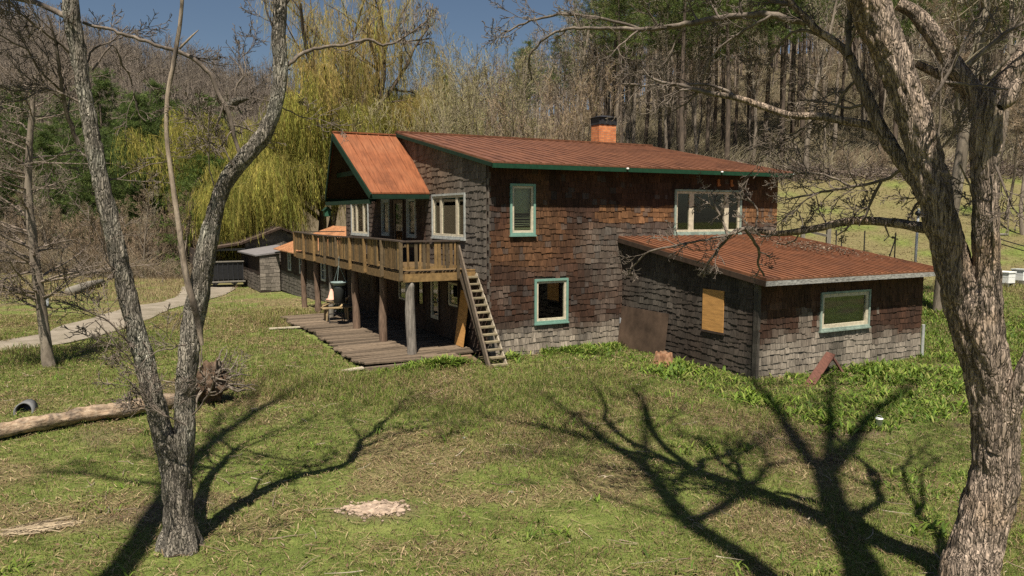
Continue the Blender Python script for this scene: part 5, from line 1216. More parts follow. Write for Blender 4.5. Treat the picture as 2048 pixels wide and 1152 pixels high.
# ------------------------------------------------------------------ woodland behind
def leaf_quads(rng, C, D, L, W, col):
    """diamond leaves: centres C, directions D"""
    n = len(C); D = D / (np.linalg.norm(D, axis=1, keepdims=True) + 1e-9); r = rng.normal(0, 1, (n, 3)); S = np.cross(D, r); S /= np.linalg.norm(S, axis=1, keepdims=True) + 1e-9
    L = np.asarray(L).reshape(-1, 1); W = np.asarray(W).reshape(-1, 1)
    V = np.stack([C, C + D * L * .5 + S * W * .5, C + D * L, C + D * L * .5 - S * W * .5], 1).reshape(-1, 3)
    return V, np.arange(n * 4).reshape(n, 4), np.repeat(col, 4, axis=0)
def pick(rng, n, cols, v=.25):
    c = np.array(cols)[rng.integers(0, len(cols), n)]; return c * rng.uniform(1 - v, 1 + v, (n, 1))
def bare_variant(seed, ht, r0, spread, cols, low=.35, dense=1.0, upright=.5, rmin=.011, nl=None, wig=.1):
    rng = np.random.default_rng(seed)
    P = dict(seg=(12, 8, 6, 5, 4), n=(int(15 * dense), 6, 6, 5), ratio=(spread, .55, .55, .55), ang=(.75, .7, .7, .75), wig=(wig * .5, .12, .16, .2, .22), trop=(.1, .05 + upright * .1, .05, .03, .02), t0=(low, .2, .15, .1), rr=(.5, .55, .55, .6), rmin=rmin, taper=.85)
    out = [[] for _ in P['seg']]; grow(rng, np.array([0, 0, -.3]), np.array([rng.normal(0, .03), rng.normal(0, .03), 1.]), ht, r0, 0, P, out)
    mt = MB(); add_tubes(mt, out[0], 9); add_tubes(mt, [l for l in out[1]], 5)
    mc = MB(); f = lambda n: pick(rng, n, cols)
    add_tubes(mc, out[2], 4, f); add_tubes(mc, out[3], 3, f); add_tubes(mc, out[4], 3, f)
    return mt.mesh('trunk', True), mc.mesh('crown')
TWC = [(.235, .20, .14), (.29, .245, .175), (.185, .152, .105), (.34, .29, .21)]
TWR = [(.24, .175, .115), (.20, .145, .095), (.29, .215, .145)]
TWO = [(.23, .195, .115), (.19, .16, .095), (.275, .235, .14), (.20, .185, .09)]
VB = [bare_variant(100, 19, .24, .30, TWC, .3, 1.25), bare_variant(101, 17, .20, .28, TWC, .35, 1.2), bare_variant(102, 21, .27, .30, TWC, .4), bare_variant(103, 16, .17, .34, TWR, .35), bare_variant(104, 18, .2, .3, TWC, .55), bare_variant(105, 13, .15, .4, TWR, .25, 1.1)]
for a, b in VB: a.materials.append(M['bark_bg']); b.materials.append(M['twig'])
def shrub_variant(seed, ht, n, cols, buds, spread=.35):
    """many stemmed upright sallow-like tree with budding twigs"""
    rng = np.random.default_rng(seed); O = [[] for _ in range(4)]
    P = dict(seg=(10, 7, 5, 4), n=(9, 6, 5), ratio=(.42, .5, .5), ang=(.5, .55, .6), wig=(.06, .12, .16, .2), trop=(.06, .08, .06, .03), t0=(.2, .15, .1), rr=(.5, .55, .6), rmin=.010, taper=.88)
    for i in range(n):
        a = rng.uniform(0, 2 * PI); s = rng.uniform(.1, 1) * spread; big = rng.uniform(.6, 1)
        o = [[] for _ in range(4)]; grow(rng, np.array([math.cos(a) * .25, math.sin(a) * .25, -.2]), nrm(np.array([math.cos(a) * s, math.sin(a) * s, 1])), ht * big, .085 * big, 0, P, o)
        for k in range(4): O[k].extend(o[k])
    mt = MB(); add_tubes(mt, O[0], 6); mc = MB(); f = lambda n: pick(rng, n, cols)
    add_tubes(mc, O[1], 4, f); add_tubes(mc, O[2], 3, f); add_tubes(mc, O[3], 3, f)
    if buds:
        pts = np.vstack([l[0][1:] for l in O[3]]); m = rng.random(len(pts)) < buds; pts = pts[m]
        v, q, c = leaf_quads(rng, pts, rng.normal(0, 1, pts.shape) + np.array([0, 0, .4]), rng.uniform(.05, .12, len(pts)), rng.uniform(.02, .05, len(pts)), pick(rng, len(pts), [(.30, .26, .09), (.25, .25, .075), (.33, .27, .12)]))
        mc.add(v, q, col=c)
    return mt.mesh('trunk', True), mc.mesh('crown')
VS = [shrub_variant(201, 14, 11, TWO, .2), shrub_variant(202, 12, 13, TWO, .25, .45), shrub_variant(203, 10, 12, TWR, .1, .5), shrub_variant(204, 7, 16, TWR, 0, .6)]
for a, b in VS: a.materials.append(M['bark_bg']); b.materials.append(M['twig'])
def willow_variant(seed, ht, width, cols, topbare=True, low=2.0):
    rng = np.random.default_rng(seed)
    P = dict(seg=(8, 8, 7, 6), n=(9, 6, 5), ratio=(.85, .6, .55), ang=(.6, .7, .7), wig=(.08, .14, .18, .2), trop=(.1, .10, .04, 0), t0=(.35, .3, .2), rr=(.6, .6, .55), rmin=.015, taper=.7)
    out = [[] for _ in range(4)]; grow(rng, np.array([0, 0, -.3]), np.array([0, 0, 1.]), ht * .55, ht * .031, 0, P, out)
    # scale sideways to the wanted width
    allp = np.vstack([p for l in out for p, r in l]); sx = width / 2 / (np.percentile(np.abs(allp[:, :2]).max(1), 96) + 1e-6); sz = ht / allp[:, 2].max()
    sc = np.array([sx, sx, sz]); out = [[(p * sc, r) for p, r in l] for l in out]
    mt = MB(); add_tubes(mt, out[0], 9); add_tubes(mt, out[1], 7); add_tubes(mt, out[2], 5)
    mc = MB(); f = lambda n: pick(rng, n, cols); add_tubes(mc, out[3], 3, f)
    tips = np.vstack([l[0][2:] for l in out[2] + out[3]]); n = 3100
    if topbare: tips = tips[rng.random(len(tips)) < np.interp(tips[:, 2] / ht, [.3, .55, .8, 1], [1, .8, .12, .05])]
    st = tips[rng.integers(0, len(tips), n)] + rng.normal(0, .25, (n, 3))
    clus = vnoise(st[:, 0] + 100, st[:, 1] + 100, 1.6, 7)
    ln = np.minimum(rng.uniform(.8, 4.0, n) * (.5 + clus), np.maximum(st[:, 2] - low * rng.uniform(.4, 1.6, n), .4)); K = 11; az = rng.uniform(0, 2 * PI, n); out_ = rng.uniform(.2, 1.5, n)
    t = np.linspace(0, 1, K)[None, :]
    X = st[:, None, 0] + (np.cos(az) * out_)[:, None] * np.sqrt(t) + .07 * np.sin(t * 9 + az[:, None] * 5); Y = st[:, None, 1] + (np.sin(az) * out_)[:, None] * np.sqrt(t); Z = st[:, None, 2] + .35 * np.sin(t * 2.4) * (1 - t) - ln[:, None] * t ** 1.25
    S = np.stack([X, Y, Z], -1); base = pick(rng, n, cols, .3) * (.55 + .8 * vnoise(st[:, 0] * 1.0 + 50, st[:, 1] + 50, .7, 9))[:, None]
    v, q = tube_arrays(S, np.full((n, K), .008), 3); mc.add(v, q, col=np.repeat(base * .8, K * 3, axis=0))
    C = S[:, 1:, :].reshape(-1, 3); C = np.repeat(C, 2, axis=0) + rng.normal(0, .06, (len(C) * 2, 3)); cc = np.repeat(base, (K - 1) * 2, axis=0)
    D = rng.normal(0, .2, C.shape) + np.array([0, 0, -1.]); v, q, c = leaf_quads(rng, C, D, rng.uniform(.22, .6, len(C)), rng.uniform(.018, .04, len(C)), cc * rng.uniform(.8, 1.2, (len(cc), 1))); mc.add(v, q, col=c)
    return mt.mesh('trunk', True), mc.mesh('crown')
YG = [(.34, .325, .065), (.41, .365, .08), (.27, .285, .055), (.44, .36, .09)]; GOLD = [(.45, .32, .10), (.38, .27, .085), (.49, .37, .13), (.35, .28, .085)]
VW = [willow_variant(301, 15.5, 17, YG, False, low=2.6), willow_variant(302, 28, 19, GOLD + YG[:1], low=3), willow_variant(303, 12, 12, YG, False, low=1)]
for a, b in VW: a.materials.append(M['bark_pine']); b.materials.append(M['strand'])
def pine_variant(seed, ht, r0, width, cols, bare=.3, nwh=22, dens=1.0, tilt=.15):
    rng = np.random.default_rng(seed); mt = MB(); pts = [np.array([.1 * math.sin(i * .5), .1 * math.cos(i * .4), ht * i / 14 - .3 * (i == 0)]) for i in range(15)]
    mt.tube(pts, [r0 * (1 - .85 * i / 14) for i in range(15)], 9); mc = MB(); LN = []; C = []; D = []
    for w in range(nwh):
        t = bare + (1 - bare) * (w + rng.random() * .5) / nwh; z = ht * t; prof = math.sin(PI * min(1, (1 - (t - bare) / (1 - bare)) * .62 + .02)) ** .8
        for b in range(rng.integers(4, 7)):
            a = rng.uniform(0, 2 * PI); L = width / 2 * prof * rng.uniform(.55, 1.25) + .3; d = np.array([math.cos(a), math.sin(a), tilt * rng.uniform(-1, 1.6)]); p = np.array([0, 0, z]); bp = [p]
            for k in range(7): d = nrm(d + rng.normal(0, .1, 3) + np.array([0, 0, .05])); p = p + d * L / 7; bp.append(p)
            LN.append((np.array(bp), np.linspace(max(.015, r0 * .2 * (1 - t)), .008, 8)))
            for k in range(2, 8):
                for m in range(int(4 * dens)):
                    q = bp[k] + rng.normal(0, .1 + .05 * k, 3) * np.array([1, 1, .45]); C.append(q); D.append(nrm(d * .8 + rng.normal(0, .5, 3)))
    add_tubes(mc, LN, 4, lambda n: np.tile(np.array([[.06, .045, .035]]), (n, 1)))
    C = np.array(C); D = np.array(D); n = len(C); per = 16; col = pick(rng, n, cols, .3)
    C2 = np.repeat(C, per, axis=0); D2 = np.repeat(D, per, axis=0) * .9 + rng.normal(0, .75, (n * per, 3)) + np.array([0, 0, .15])
    v, q, c = leaf_quads(rng, C2 + rng.normal(0, .06, C2.shape), D2, rng.uniform(.2, .42, len(C2)), rng.uniform(.02, .05, len(C2)), np.repeat(col, per, axis=0) * rng.uniform(.8, 1.25, (len(C2), 1)))
    mc.add(v, q, col=c); return mt.mesh('trunk', True), mc.mesh('crown')
PG_ = [(.08, .118, .030), (.105, .148, .036), (.06, .095, .026), (.135, .175, .046)]; PY_ = [(.10, .145, .03), (.135, .18, .038), (.075, .12, .027)]; PO_ = [(.135, .16, .045), (.105, .14, .04), (.17, .18, .06)]
VP = [pine_variant(401, 17, .24, 8, PG_, .12), pine_variant(402, 20, .27, 7.5, PG_, .2), pine_variant(403, 11, .15, 7, PY_, .06, 20, 1.3), pine_variant(404, 24, .26, 8, PG_ + PO_, .5, 16, .8), pine_variant(405, 22, .24, 7, PO_ + PY_[:1], .55, 14, .7)]
for a, b in VP: a.materials.append(M['bark_pine']); b.materials.append(M['leaf'])
placed = []
def plant(name, var, x, y, sc, label, cat, group, rng, lean=.03, sink=.1):
    e = empty(name, (x, y, float(H(x, y)) - sink), rng.uniform(0, 2 * PI)); e.scale = (sc, sc, sc * rng.uniform(.92, 1.1)); e.rotation_euler[0] = rng.normal(0, lean); e.rotation_euler[1] = rng.normal(0, lean)
    tag(e, label, cat, group); obj('trunk', var[0], None, e); obj('crown', var[1], None, e); placed.append((x, y)); return e
rb = np.random.default_rng(77)
def px2x(px, Y): return (px - 1024) / FPX * Y
def scatter(n, pxa, pxb, ya, yb, mind, fn, ok=None, tries=40):
    k = 0
    for _ in range(n * tries):
        if k >= n: break
        Y = math.sqrt(rb.uniform(ya * ya, yb * yb)); px = rb.uniform(pxa, pxb); x = px2x(px, Y)
        if any((x - a) ** 2 + (Y - b) ** 2 < mind * mind for a, b in placed): continue
        if ok is not None and not ok(x, Y): continue
        fn(x, Y, k); k += 1
# willows behind the low buildings
plant('willow_tree', VW[0], px2x(560, 66), 66, 1.0, 'yellow green weeping willow with curtains of strands right behind the barn', 'willow', None, rb)
plant('willow_tree', VW[1], px2x(735, 72), 72, 1.0, 'tall golden weeping willow with dark spreading upper limbs, behind the porch roof', 'willow', None, rb)
plant('willow_tree', VW[0], px2x(655, 82), 82, 1.02, 'golden green willow half hidden between the two nearer willows', 'willow', None, rb)
plant('willow_tree', VW[0], px2x(640, 71), 71, 1.05, 'broad yellow green willow filling the gap behind the low wing roof', 'willow', None, rb)
plant('willow_tree', VW[0], px2x(800, 80), 80, 1.15, 'olive gold willow just left of the roof peak, behind the budding trees', 'willow', None, rb)
plant('willow_tree', VW[2], px2x(478, 62), 62, .95, 'smaller yellow green willow next to the dark pines', 'willow', None, rb)
# budding many-stemmed trees behind the ridge
for i, (px, Y, v, s, lab) in enumerate(((905, 52, 0, 1.02, 'olive many stemmed tree with fanned twigs behind the roof peak'), (1000, 56, 1, 1.2, 'olive many stemmed tree with brown stems rising behind the middle of the ridge'), (820, 58, 1, 1.15, 'olive grey budding tree between the willow and the roof peak'), (1085, 54, 2, 1.1, 'brown twiggy many stemmed tree nearest the left of the chimney'), (1150, 60, 2, 1.15, 'grey brown twiggy tree directly behind the chimney'), (950, 66, 0, 1.15, 'tall pale budding tree far behind the ridge middle'))):
    plant('budding_tree', VS[v], px2x(px, Y), Y, s, lab, 'tree', None, rb)
# pines
scatter(17, 185, 425, 72, 98, 3.6, lambda x, y, k: plant('pine_tree', VP[k % 2], x, y, rb.uniform(.82, 1.0), 'dark green pine of the stand at the foot of the bare hill', 'pine', 'dark pines at the foot of the hill', rb, .02))
scatter(9, -60, 190, 76, 105, 4.5, lambda x, y, k: plant('pine_tree', VP[k % 2], x, y, rb.uniform(.7, .95), 'dark pine half hidden by twigs at the far side of the field', 'pine', 'dark pines beyond the field', rb, .02))
scatter(3, 395, 455, 60, 68, 3.4, lambda x, y, k: plant('pine_tree', VP[2], x, y, rb.uniform(.8, 1.0), 'bright green young pine beside the barn roof', 'pine', 'bright young pines beside the barn', rb, .02))
scatter(24, 1180, 1600, 66, 92, 3.8, lambda x, y, k: plant('pine_tree', VP[3 + k % 2], x, y, rb.uniform(.85, 1.1), 'tall green topped pine with a bare trunk behind the chimney side of the roof', 'pine', 'tall pines in the wood behind the house', rb, .02))
scatter(18, 1560, 2150, 68, 100, 5, lambda x, y, k: plant('pine_tree', VP[3 + k % 2], x, y, rb.uniform(.8, 1.05), 'green topped pine among bare trees above the sloping meadow', 'pine', 'pines above the sloping meadow', rb, .02))
scatter(5, 860, 1180, 84, 110, 6, lambda x, y, k: plant('pine_tree', VP[4], x, y, rb.uniform(.6, .8), 'olive pine far behind the ridge of the house', 'pine', 'olive pines far behind the ridge', rb, .02))
# bare woodland
fm = lambda x, y: forest_mask(x, y) > .5
scatter(125, 1150, 2250, 62, 125, 2.4, lambda x, y, k: plant('bare_tree', VB[k % 6], x, y, rb.uniform(.8, 1.15), 'bare grey trunked tree of the dense wood above the meadow', 'tree', 'bare trees of the wood above the meadow', rb, .03), fm)
scatter(34, 760, 1180, 74, 130, 3.4, lambda x, y, k: plant('bare_tree', VB[k % 6], x, y, rb.uniform(.65, .85), 'bare tree behind the willows and the house ridge', 'tree', 'bare trees behind the ridge of the house', rb, .03))
scatter(46, -120, 420, 60, 84, 2.8, lambda x, y, k: plant('bare_tree', VB[(3, 5, 3, 1)[k % 4]], x, y, rb.uniform(.32, .58), 'bare brown twigged tree at the far edge of the field', 'tree', 'bare trees along the far field edge', rb, .04), fm)
scatter(26, -140, 470, 92, 118, 4, lambda x, y, k: plant('bare_tree', VB[k % 6], x, y, rb.uniform(.45, .68), 'bare tree at the foot of the brown hill', 'tree', 'bare trees at the foot of the hill', rb, .03))
scatter(24, -80, 440, 57, 72, 2.2, lambda x, y, k: plant('thicket_shrub', VS[3], x, y, rb.uniform(.5, .9), 'brown twiggy shrub in the thicket at the far field edge', 'shrub', 'twiggy shrubs at the far field edge', rb), fm)
scatter(8, 1560, 2080, 58, 66, 3, lambda x, y, k: plant('thicket_shrub', VS[3], x, y, rb.uniform(.35, .6), 'low brown shrub along the top of the meadow', 'shrub', 'low shrubs along the top of the meadow', rb), fm)
plant('bare_tree', VB[0], gpt(1878, 628)[0], gpt(1878, 628)[1], 1.15, 'stout bare tree behind the annex corner, mostly hidden by the big furrowed trunk', 'tree', None, rb, .01)
for px, py, s in ((2046, 470, .75), (2010, 440, .6)):
    p = gpt(px, py); plant('bare_tree', VB[3], p[0], p[1], s, 'bare tree on the meadow beyond the cables' if px > 2040 else 'small bare tree on the meadow just beyond the big trunk', 'tree', None, rb)
# the far bare hillside reads as one mass of trunks and twigs
def far_wood(name, n, pxa, pxb, ya, yb, cols, seed):
    rng = np.random.default_rng(seed); mb = MB(); Y = np.sqrt(rng.uniform(ya * ya, yb * yb, n)); X = (rng.uniform(pxa, pxb, n) - 1024) / FPX * Y; Z = H(X, Y); ht = rng.uniform(10, 17, n)
    K = 5; t = np.linspace(0, 1, K)[None, :]; ph = rng.uniform(0, 6, n)[:, None]; lx = rng.normal(0, .5, n)[:, None]
    S = np.stack([X[:, None] + lx * t + .2 * np.sin(t * 5 + ph), Y[:, None] + 0 * t, Z[:, None] - .5 + ht[:, None] * t], -1); Rd = (.19 * (1 - .85 * t)) * rng.uniform(.6, 1.2, (n, 1))
    base = pick(rng, n, cols, .25); v, q = tube_arrays(S, Rd, 4); mb.add(v, q, col=np.repeat(base, K * 4, axis=0))
    B = 46; i = np.repeat(np.arange(n), B); m = n * B; tt = rng.uniform(.3, 1, m); az = rng.uniform(0, 2 * PI, m); up = rng.uniform(.2, 1.3, m); L = rng.uniform(.8, 3.4, m) * (1.25 - tt)+.5
    P0 = np.stack([X[i] + lx[i, 0] * tt, Y[i], Z[i] - .5 + ht[i] * tt], -1); d = np.stack([np.cos(az), np.sin(az), up], -1); d /= np.linalg.norm(d, axis=1, keepdims=True)
    s = np.linspace(0, 1, 3)[None, :, None]; S = P0[:, None, :] + d[:, None, :] * L[:, None, None] * s + np.array([0, 0, .4])[None, None, :] * s * s; S[:, 1:] += rng.normal(0, .14, (m, 2, 3))
    v, q = tube_arrays(S, np.tile(np.array([[.035, .025, .012]]), (m, 1)), 3); mb.add(v, q, col=np.repeat(base[i] * rng.uniform(.8, 1.25, (m, 1)), 9, axis=0))
    o = mb.build(name, M['twig']); tag(o, ('far hillside covered in bare purplish brown woods below the blue sky' if seed == 900 else 'bare grey brown woods covering the slope far behind the house'), 'woods', kind='stuff')
far_wood('hillside_woods', 2500, -260, 700, 116, 262, [(.215, .175, .14), (.18, .148, .12), (.25, .205, .16), (.165, .138, .11)], 900)
far_wood('wooded_slope', 900, 640, 2300, 112, 190, [(.22, .175, .14), (.26, .21, .165), (.19, .145, .115)], 901)
# dark brush heaped along the top of the meadow
def brush():
    rng = np.random.default_rng(12); L = []
    for k in range(2600):
        px = rng.uniform(1240, 2120); Y = 64.5 + rng.normal(0, 1.4) + (px - 1600) * .002; x = px2x(px, Y); hgt = 1.5 * vnoise(px, 0, 55, 3) + .25
        p = np.array([x, Y, float(H(x, Y)) + rng.uniform(0, hgt)]); d = rng.normal(0, 1, 3); d[2] *= .45; d = nrm(d); l = rng.uniform(.5, 2.0); q = [p]
        for j in range(4): d = nrm(d + rng.normal(0, .25, 3)); q.append(q[-1] + d * l / 4)
        L.append((np.array(q), np.linspace(rng.uniform(.012, .055), .008, 5)))
    mb = MB(); add_tubes(mb, L, 4, lambda n: pick(rng, n, [(.10, .075, .06), (.15, .115, .09), (.06, .045, .038), (.2, .16, .13)], .3)); o = mb.build('brush_pile', M['twig']); tag(o, 'long heap of dark cut brush along the wood edge above the meadow', 'brush', kind='stuff')
brush()
# undergrowth twigs on the woodland floor
def under(name, n, pxa, pxb, ya, yb, hmax, cols, seed, label):
    rng = np.random.default_rng(seed); Y = np.sqrt(rng.uniform(ya * ya, yb * yb, n)); X = (rng.uniform(pxa, pxb, n) - 1024) / FPX * Y; m = forest_mask(X, Y) > .3; X, Y = X[m], Y[m]; n = len(X); Z = H(X, Y)
    hh = hmax * rng.uniform(.3, 1, n) * (.35 + vnoise(X, Y, 4, seed)); d = rng.normal(0, .45, (n, 2)); K = 4; t = np.linspace(0, 1, K)[None, :]
    S = np.stack([X[:, None] + d[:, :1] * hh[:, None] * t ** 1.5 + rng.normal(0, .06, (n, K)), Y[:, None] + d[:, 1:] * hh[:, None] * t ** 1.5, Z[:, None] - .05 + hh[:, None] * t * (1 - .2 * t)], -1)
    v, q = tube_arrays(S, np.tile(np.linspace(.014, .006, K)[None], (n, 1)), 3); mb = MB(); mb.add(v, q, col=np.repeat(pick(rng, n, cols, .35), K * 3, axis=0)); o = mb.build(name, M['twig']); tag(o, label, 'undergrowth', kind='stuff')
under('undergrowth', 42000, -150, 480, 56, 84, 3.4, TWR + TWC[:2] + TWO[:1], 61, 'tangle of brown undergrowth at the far field edge')
under('undergrowth', 42000, 1150, 2200, 60, 125, 2.6, TWC + TWO, 62, 'tangle of grey brown undergrowth on the wood floor above the meadow')
# ------------------------------------------------------------------ grass and leaves on the ground
def blocked(x, y):
    u, v = house_uv(x, y)
    b = (u > -.15) & (u < LX + .1) & (v > -.1) & (v < 33)
    b |= (u > 4.7) & (u < 11.55) & (v > AY - .06) & (v < .1)
    b |= (u > -3.85) & (u < .1) & (v > .05) & (v < 11.4)
    b |= (u > -1.4) & (v > 31) & (v < 52) | (u > -4.2) & (v > 36.4) & (v < 52)
    b |= drive_dist(x, y) < -.45 * fbm(x, y, 1.6, 44)
    return b
def sample(rng, n, y0, y1, power, pad=60):
    """points in view with density falling as 1/y^power"""
    t = rng.random(n); e = 2 - power
    Y = (y0 ** e + t * (y1 ** e - y0 ** e)) ** (1 / e); px = rng.uniform(-pad - 60, 2048 + pad + 60, n); X = (px - 1024) / FPX * Y
    return X, Y
def blades(rng, X, Y, hgt, wid, lean, col, curl=1.0):
    n = len(X); Z = H(X, Y) - .01; az = rng.uniform(0, 2 * PI, n); d = np.stack([np.cos(az), np.sin(az)], -1); s = np.stack([-d[:, 1], d[:, 0], np.zeros(n)], -1); a2 = rng.uniform(0, PI, n); s = s * np.cos(a2)[:, None] + np.stack([d[:, 0], d[:, 1], np.zeros(n)], -1) * np.sin(a2)[:, None]
    P0 = np.stack([X, Y, Z], -1); L = (hgt * lean)[:, None]
    P1 = P0 + np.hstack([d * L * .35, (hgt * .6)[:, None]]); P2 = P0 + np.hstack([d * L * curl, (hgt * np.clip(1.05 - .45 * lean * curl, .12, 1))[:, None]])
    w = (wid / 2)[:, None]; V = np.stack([P0 - s * w, P0 + s * w, P1 + s * w * .8, P1 - s * w * .8, P2], 1).reshape(-1, 3)
    i = np.arange(n) * 5; Q = np.stack([i, i + 1, i + 2, i + 3], -1); T = np.stack([i + 3, i + 2, i + 4], -1)
    return V, Q, T, np.repeat(col, 5, axis=0)
rg = np.random.default_rng(5)
G1 = [(.105, .165, .024), (.145, .205, .032), (.19, .235, .044), (.075, .12, .02)]; G2 = [(.22, .215, .065), (.25, .225, .085)]; D1 = [(.31, .225, .12), (.20, .13, .07), (.42, .32, .185), (.13, .082, .048)]
def lawn(n, y0, y1, pw):
    X, Y = sample(rg, n, y0, y1, pw); k = ~blocked(X, Y) & (forest_mask(X, Y) < .5); X, Y = X[k], Y[k]; n = len(X)
    g = 1 - dryness(X, Y); tall = sstep(.5, .72, fbm(X, Y, 4.5, 72, 3)); 
    side = sstep(-1.5, -4, X) * sstep(9, 12, Y); g = .35 + .3 * g
    dirt = np.exp(-(((X + 1.95) / .7) ** 2 + ((Y - 10.4) / .38) ** 2) ** 2)
    k = (rg.random(n) < .7 + 1.0 * sstep(.4, .6, g)) & (rg.random(n) > dirt); X, Y, g, tall, side = X[k], Y[k], g[k], tall[k], side[k]; n = len(X)
    far = np.clip(Y / 11, 1, 3); h = rg.uniform(.02, .075, n) * (.6 + .9 * vnoise(X, Y, .35, 73)) * (1 + 1.0 * tall + .9 * side * tall) * np.clip(far, 1, 1.6); w = rg.uniform(.004, .009, n) * far
    c = pick(rg, n, G1, .3); m = rg.random(n) < np.where(Y > 28, .8, .35); c[m] = pick(rg, m.sum(), G2, .25); m = rg.random(n) < .14 + .25 * (1 - g); c[m] = pick(rg, m.sum(), D1, .25)
    return blades(rg, X, Y, h, w, rg.uniform(.3, 1.3, n), c)
mb = MB()
for a in ((520000, 6.5, 34, 1.35), (60000, 30, 66, 1.0)):
    V, Q, T, C = lawn(*a); mb.add(V, Q, T, col=C)
o = mb.build('grass', M['grass']); tag(o, 'short patchy spring grass of the lawn and meadow', 'grass', kind='stuff')
def thatch(n, y0, y1, pw):
    X, Y = sample(rg, n, y0, y1, pw); k = ~blocked(X, Y) & (forest_mask(X, Y) < .5); X, Y = X[k], Y[k]; n = len(X); g = dryness(X, Y)
    k = rg.random(n) < .18 + .7 * g; X, Y = X[k], Y[k]; n = len(X); far = np.clip(Y / 11, 1, 3)
    L = rg.uniform(.07, .24, n) * np.clip(far, 1, 1.7); sw = (vnoise(X, Y, 1.1, 91) * 4 + rg.normal(0, .7, n)) * 1.6
    d = np.stack([np.cos(sw), np.sin(sw), np.zeros(n)], -1); P = np.stack([X, Y, H(X, Y) + rg.uniform(.008, .04, n)], -1); s = np.stack([-np.sin(sw), np.cos(sw), np.zeros(n)], -1) * (rg.uniform(.003, .006, n) * far)[:, None]
    up = np.zeros((n, 3)); up[:, 2] = rg.uniform(-.01, .04, n)
    V = np.stack([P - s, P + s, P + d * L[:, None] * .5 + s + up, P + d * L[:, None] * .5 - s + up, P + d * L[:, None] + up * .3], 1).reshape(-1, 3); i = np.arange(n) * 5
    return V, np.stack([i, i + 1, i + 2, i + 3], -1), np.stack([i + 3, i + 2, i + 4], -1), np.repeat(pick(rg, n, D1, .35), 5, axis=0)
mb = MB()
for a in ((150000, 6.5, 32, 1.3), (80000, 30, 66, 1.0)):
    V, Q, T, C = thatch(*a); mb.add(V, Q, T, col=C)
o = mb.build('dry_grass', M['grass']); tag(o, 'matted dead straw lying through the lawn', 'dry grass', kind='stuff')
# strap-leaved ramps in the bed before the annex, dandelion-like leaves elsewhere
def straps(n, y0, y1, dens_fn, hl, cols, wmul=1.0):
    X, Y = sample(rg, n, y0, y1, 1.0); k = ~blocked(X, Y) & (rg.random(n) < dens_fn(X, Y)); X, Y = X[k], Y[k]
    cl = 7; X = np.repeat(X, cl) + rg.normal(0, .05, len(X) * cl); Y = np.repeat(Y, cl) + rg.normal(0, .05, len(Y) * cl); n = len(X); Z = H(X, Y) - .01
    az = rg.uniform(0, 2 * PI, n); L = rg.uniform(hl * .45, hl * 1.35, n) * (.55 + .8 * vnoise(X, Y, .9, 98)); w = L * rg.uniform(.10, .17, n) * wmul; d = np.stack([np.cos(az), np.sin(az), 0 * az], -1); s = np.stack([-np.sin(az), np.cos(az), 0 * az], -1); K = 5; el = rg.uniform(.75, 1.35, n); bend = rg.uniform(.8, 2.0, n); P = np.stack([X, Y, Z], -1); rows = [P]
    for j in range(K - 1):
        e = el - bend * (j / (K - 1)) ** 1.3; P = P + (d * np.cos(e)[:, None] + np.array([0, 0, 1.]) * np.sin(e)[:, None]) * (L / (K - 1))[:, None]; P[:, 2] = np.maximum(P[:, 2], Z + .015); rows.append(P)
    wf_ = (.45, .95, 1.0, .7, .05); V = np.stack([r_ + sg * s * (w * wf_[j] / 2)[:, None] for j, r_ in enumerate(rows) for sg in (-1, 1)], 1).reshape(-1, 3); i = np.arange(n)[:, None] * 10
    Q = np.stack([np.hstack([i + 2 * j, i + 2 * j + 1, i + 2 * j + 3, i + 2 * j + 2]) for j in range(K - 1)], 1).reshape(-1, 4)
    return V, Q, np.repeat(pick(rg, n, cols, .3), 10, axis=0)
LG = [(.12, .19, .022), (.165, .245, .03), (.075, .13, .016), (.22, .29, .05), (.10, .165, .028), (.25, .26, .07)]
mb = MB(); V, Q, C = straps(30000, 11, 36, lambda x, y: sstep(.25, .95, lush_mask(x, y)) * (.35 + .7 * sstep(.3, .55, fbm(x, y, 1.3, 97, 3))), .24, LG); mb.add(V, Q, col=C)
o = mb.build('ramp_leaves', M['leaf']); tag(o, 'dense bed of bright green strap leaves in front of the annex', 'ground cover', kind='stuff')
def tufts(x, y):
    u, v = house_uv(x, y)
    t = np.exp(-(((u + 2.1) / 1.0) ** 2 + ((v + .35) / .35) ** 2)) * .9
    t = np.maximum(t, sstep(.2, .6, u) * sstep(5, 4, u) * sstep(-1.7, -1.0, v) * sstep(-.1, -.3, v) * .28)
    t = np.maximum(t, .45 * sstep(.64, .72, fbm(x, y, 1.2, 81, 3)) * sstep(26, 22, y) * (.3 + sstep(3, 5, x) + sstep(-2, -4, x) * .5))
    return t
mb = MB(); V, Q, C = straps(30000, 7, 30, tufts, .17, LG + G1, .9); mb.add(V, Q, col=C)
def edge_weeds(x, y):
    u, v = house_uv(x, y)
    return np.maximum(np.exp(-(((u + 1.9) / .75) ** 2 + ((v + .45) / .22) ** 2)), .55 * sstep(.2, .6, u) * sstep(4.9, 4.5, u) * sstep(-1.1, -.5, v) * sstep(-.05, -.2, v) * sstep(.4, .6, fbm(x, y, .8, 83, 3)))
V, Q, C = straps(150000, 18, 27, edge_weeds, .27, LG, .9); mb.add(V, Q, col=C)
o = mb.build('leafy_tufts', M['leaf']); tag(o, 'scattered tufts of broad green leaves in the lawn', 'ground cover', kind='stuff')
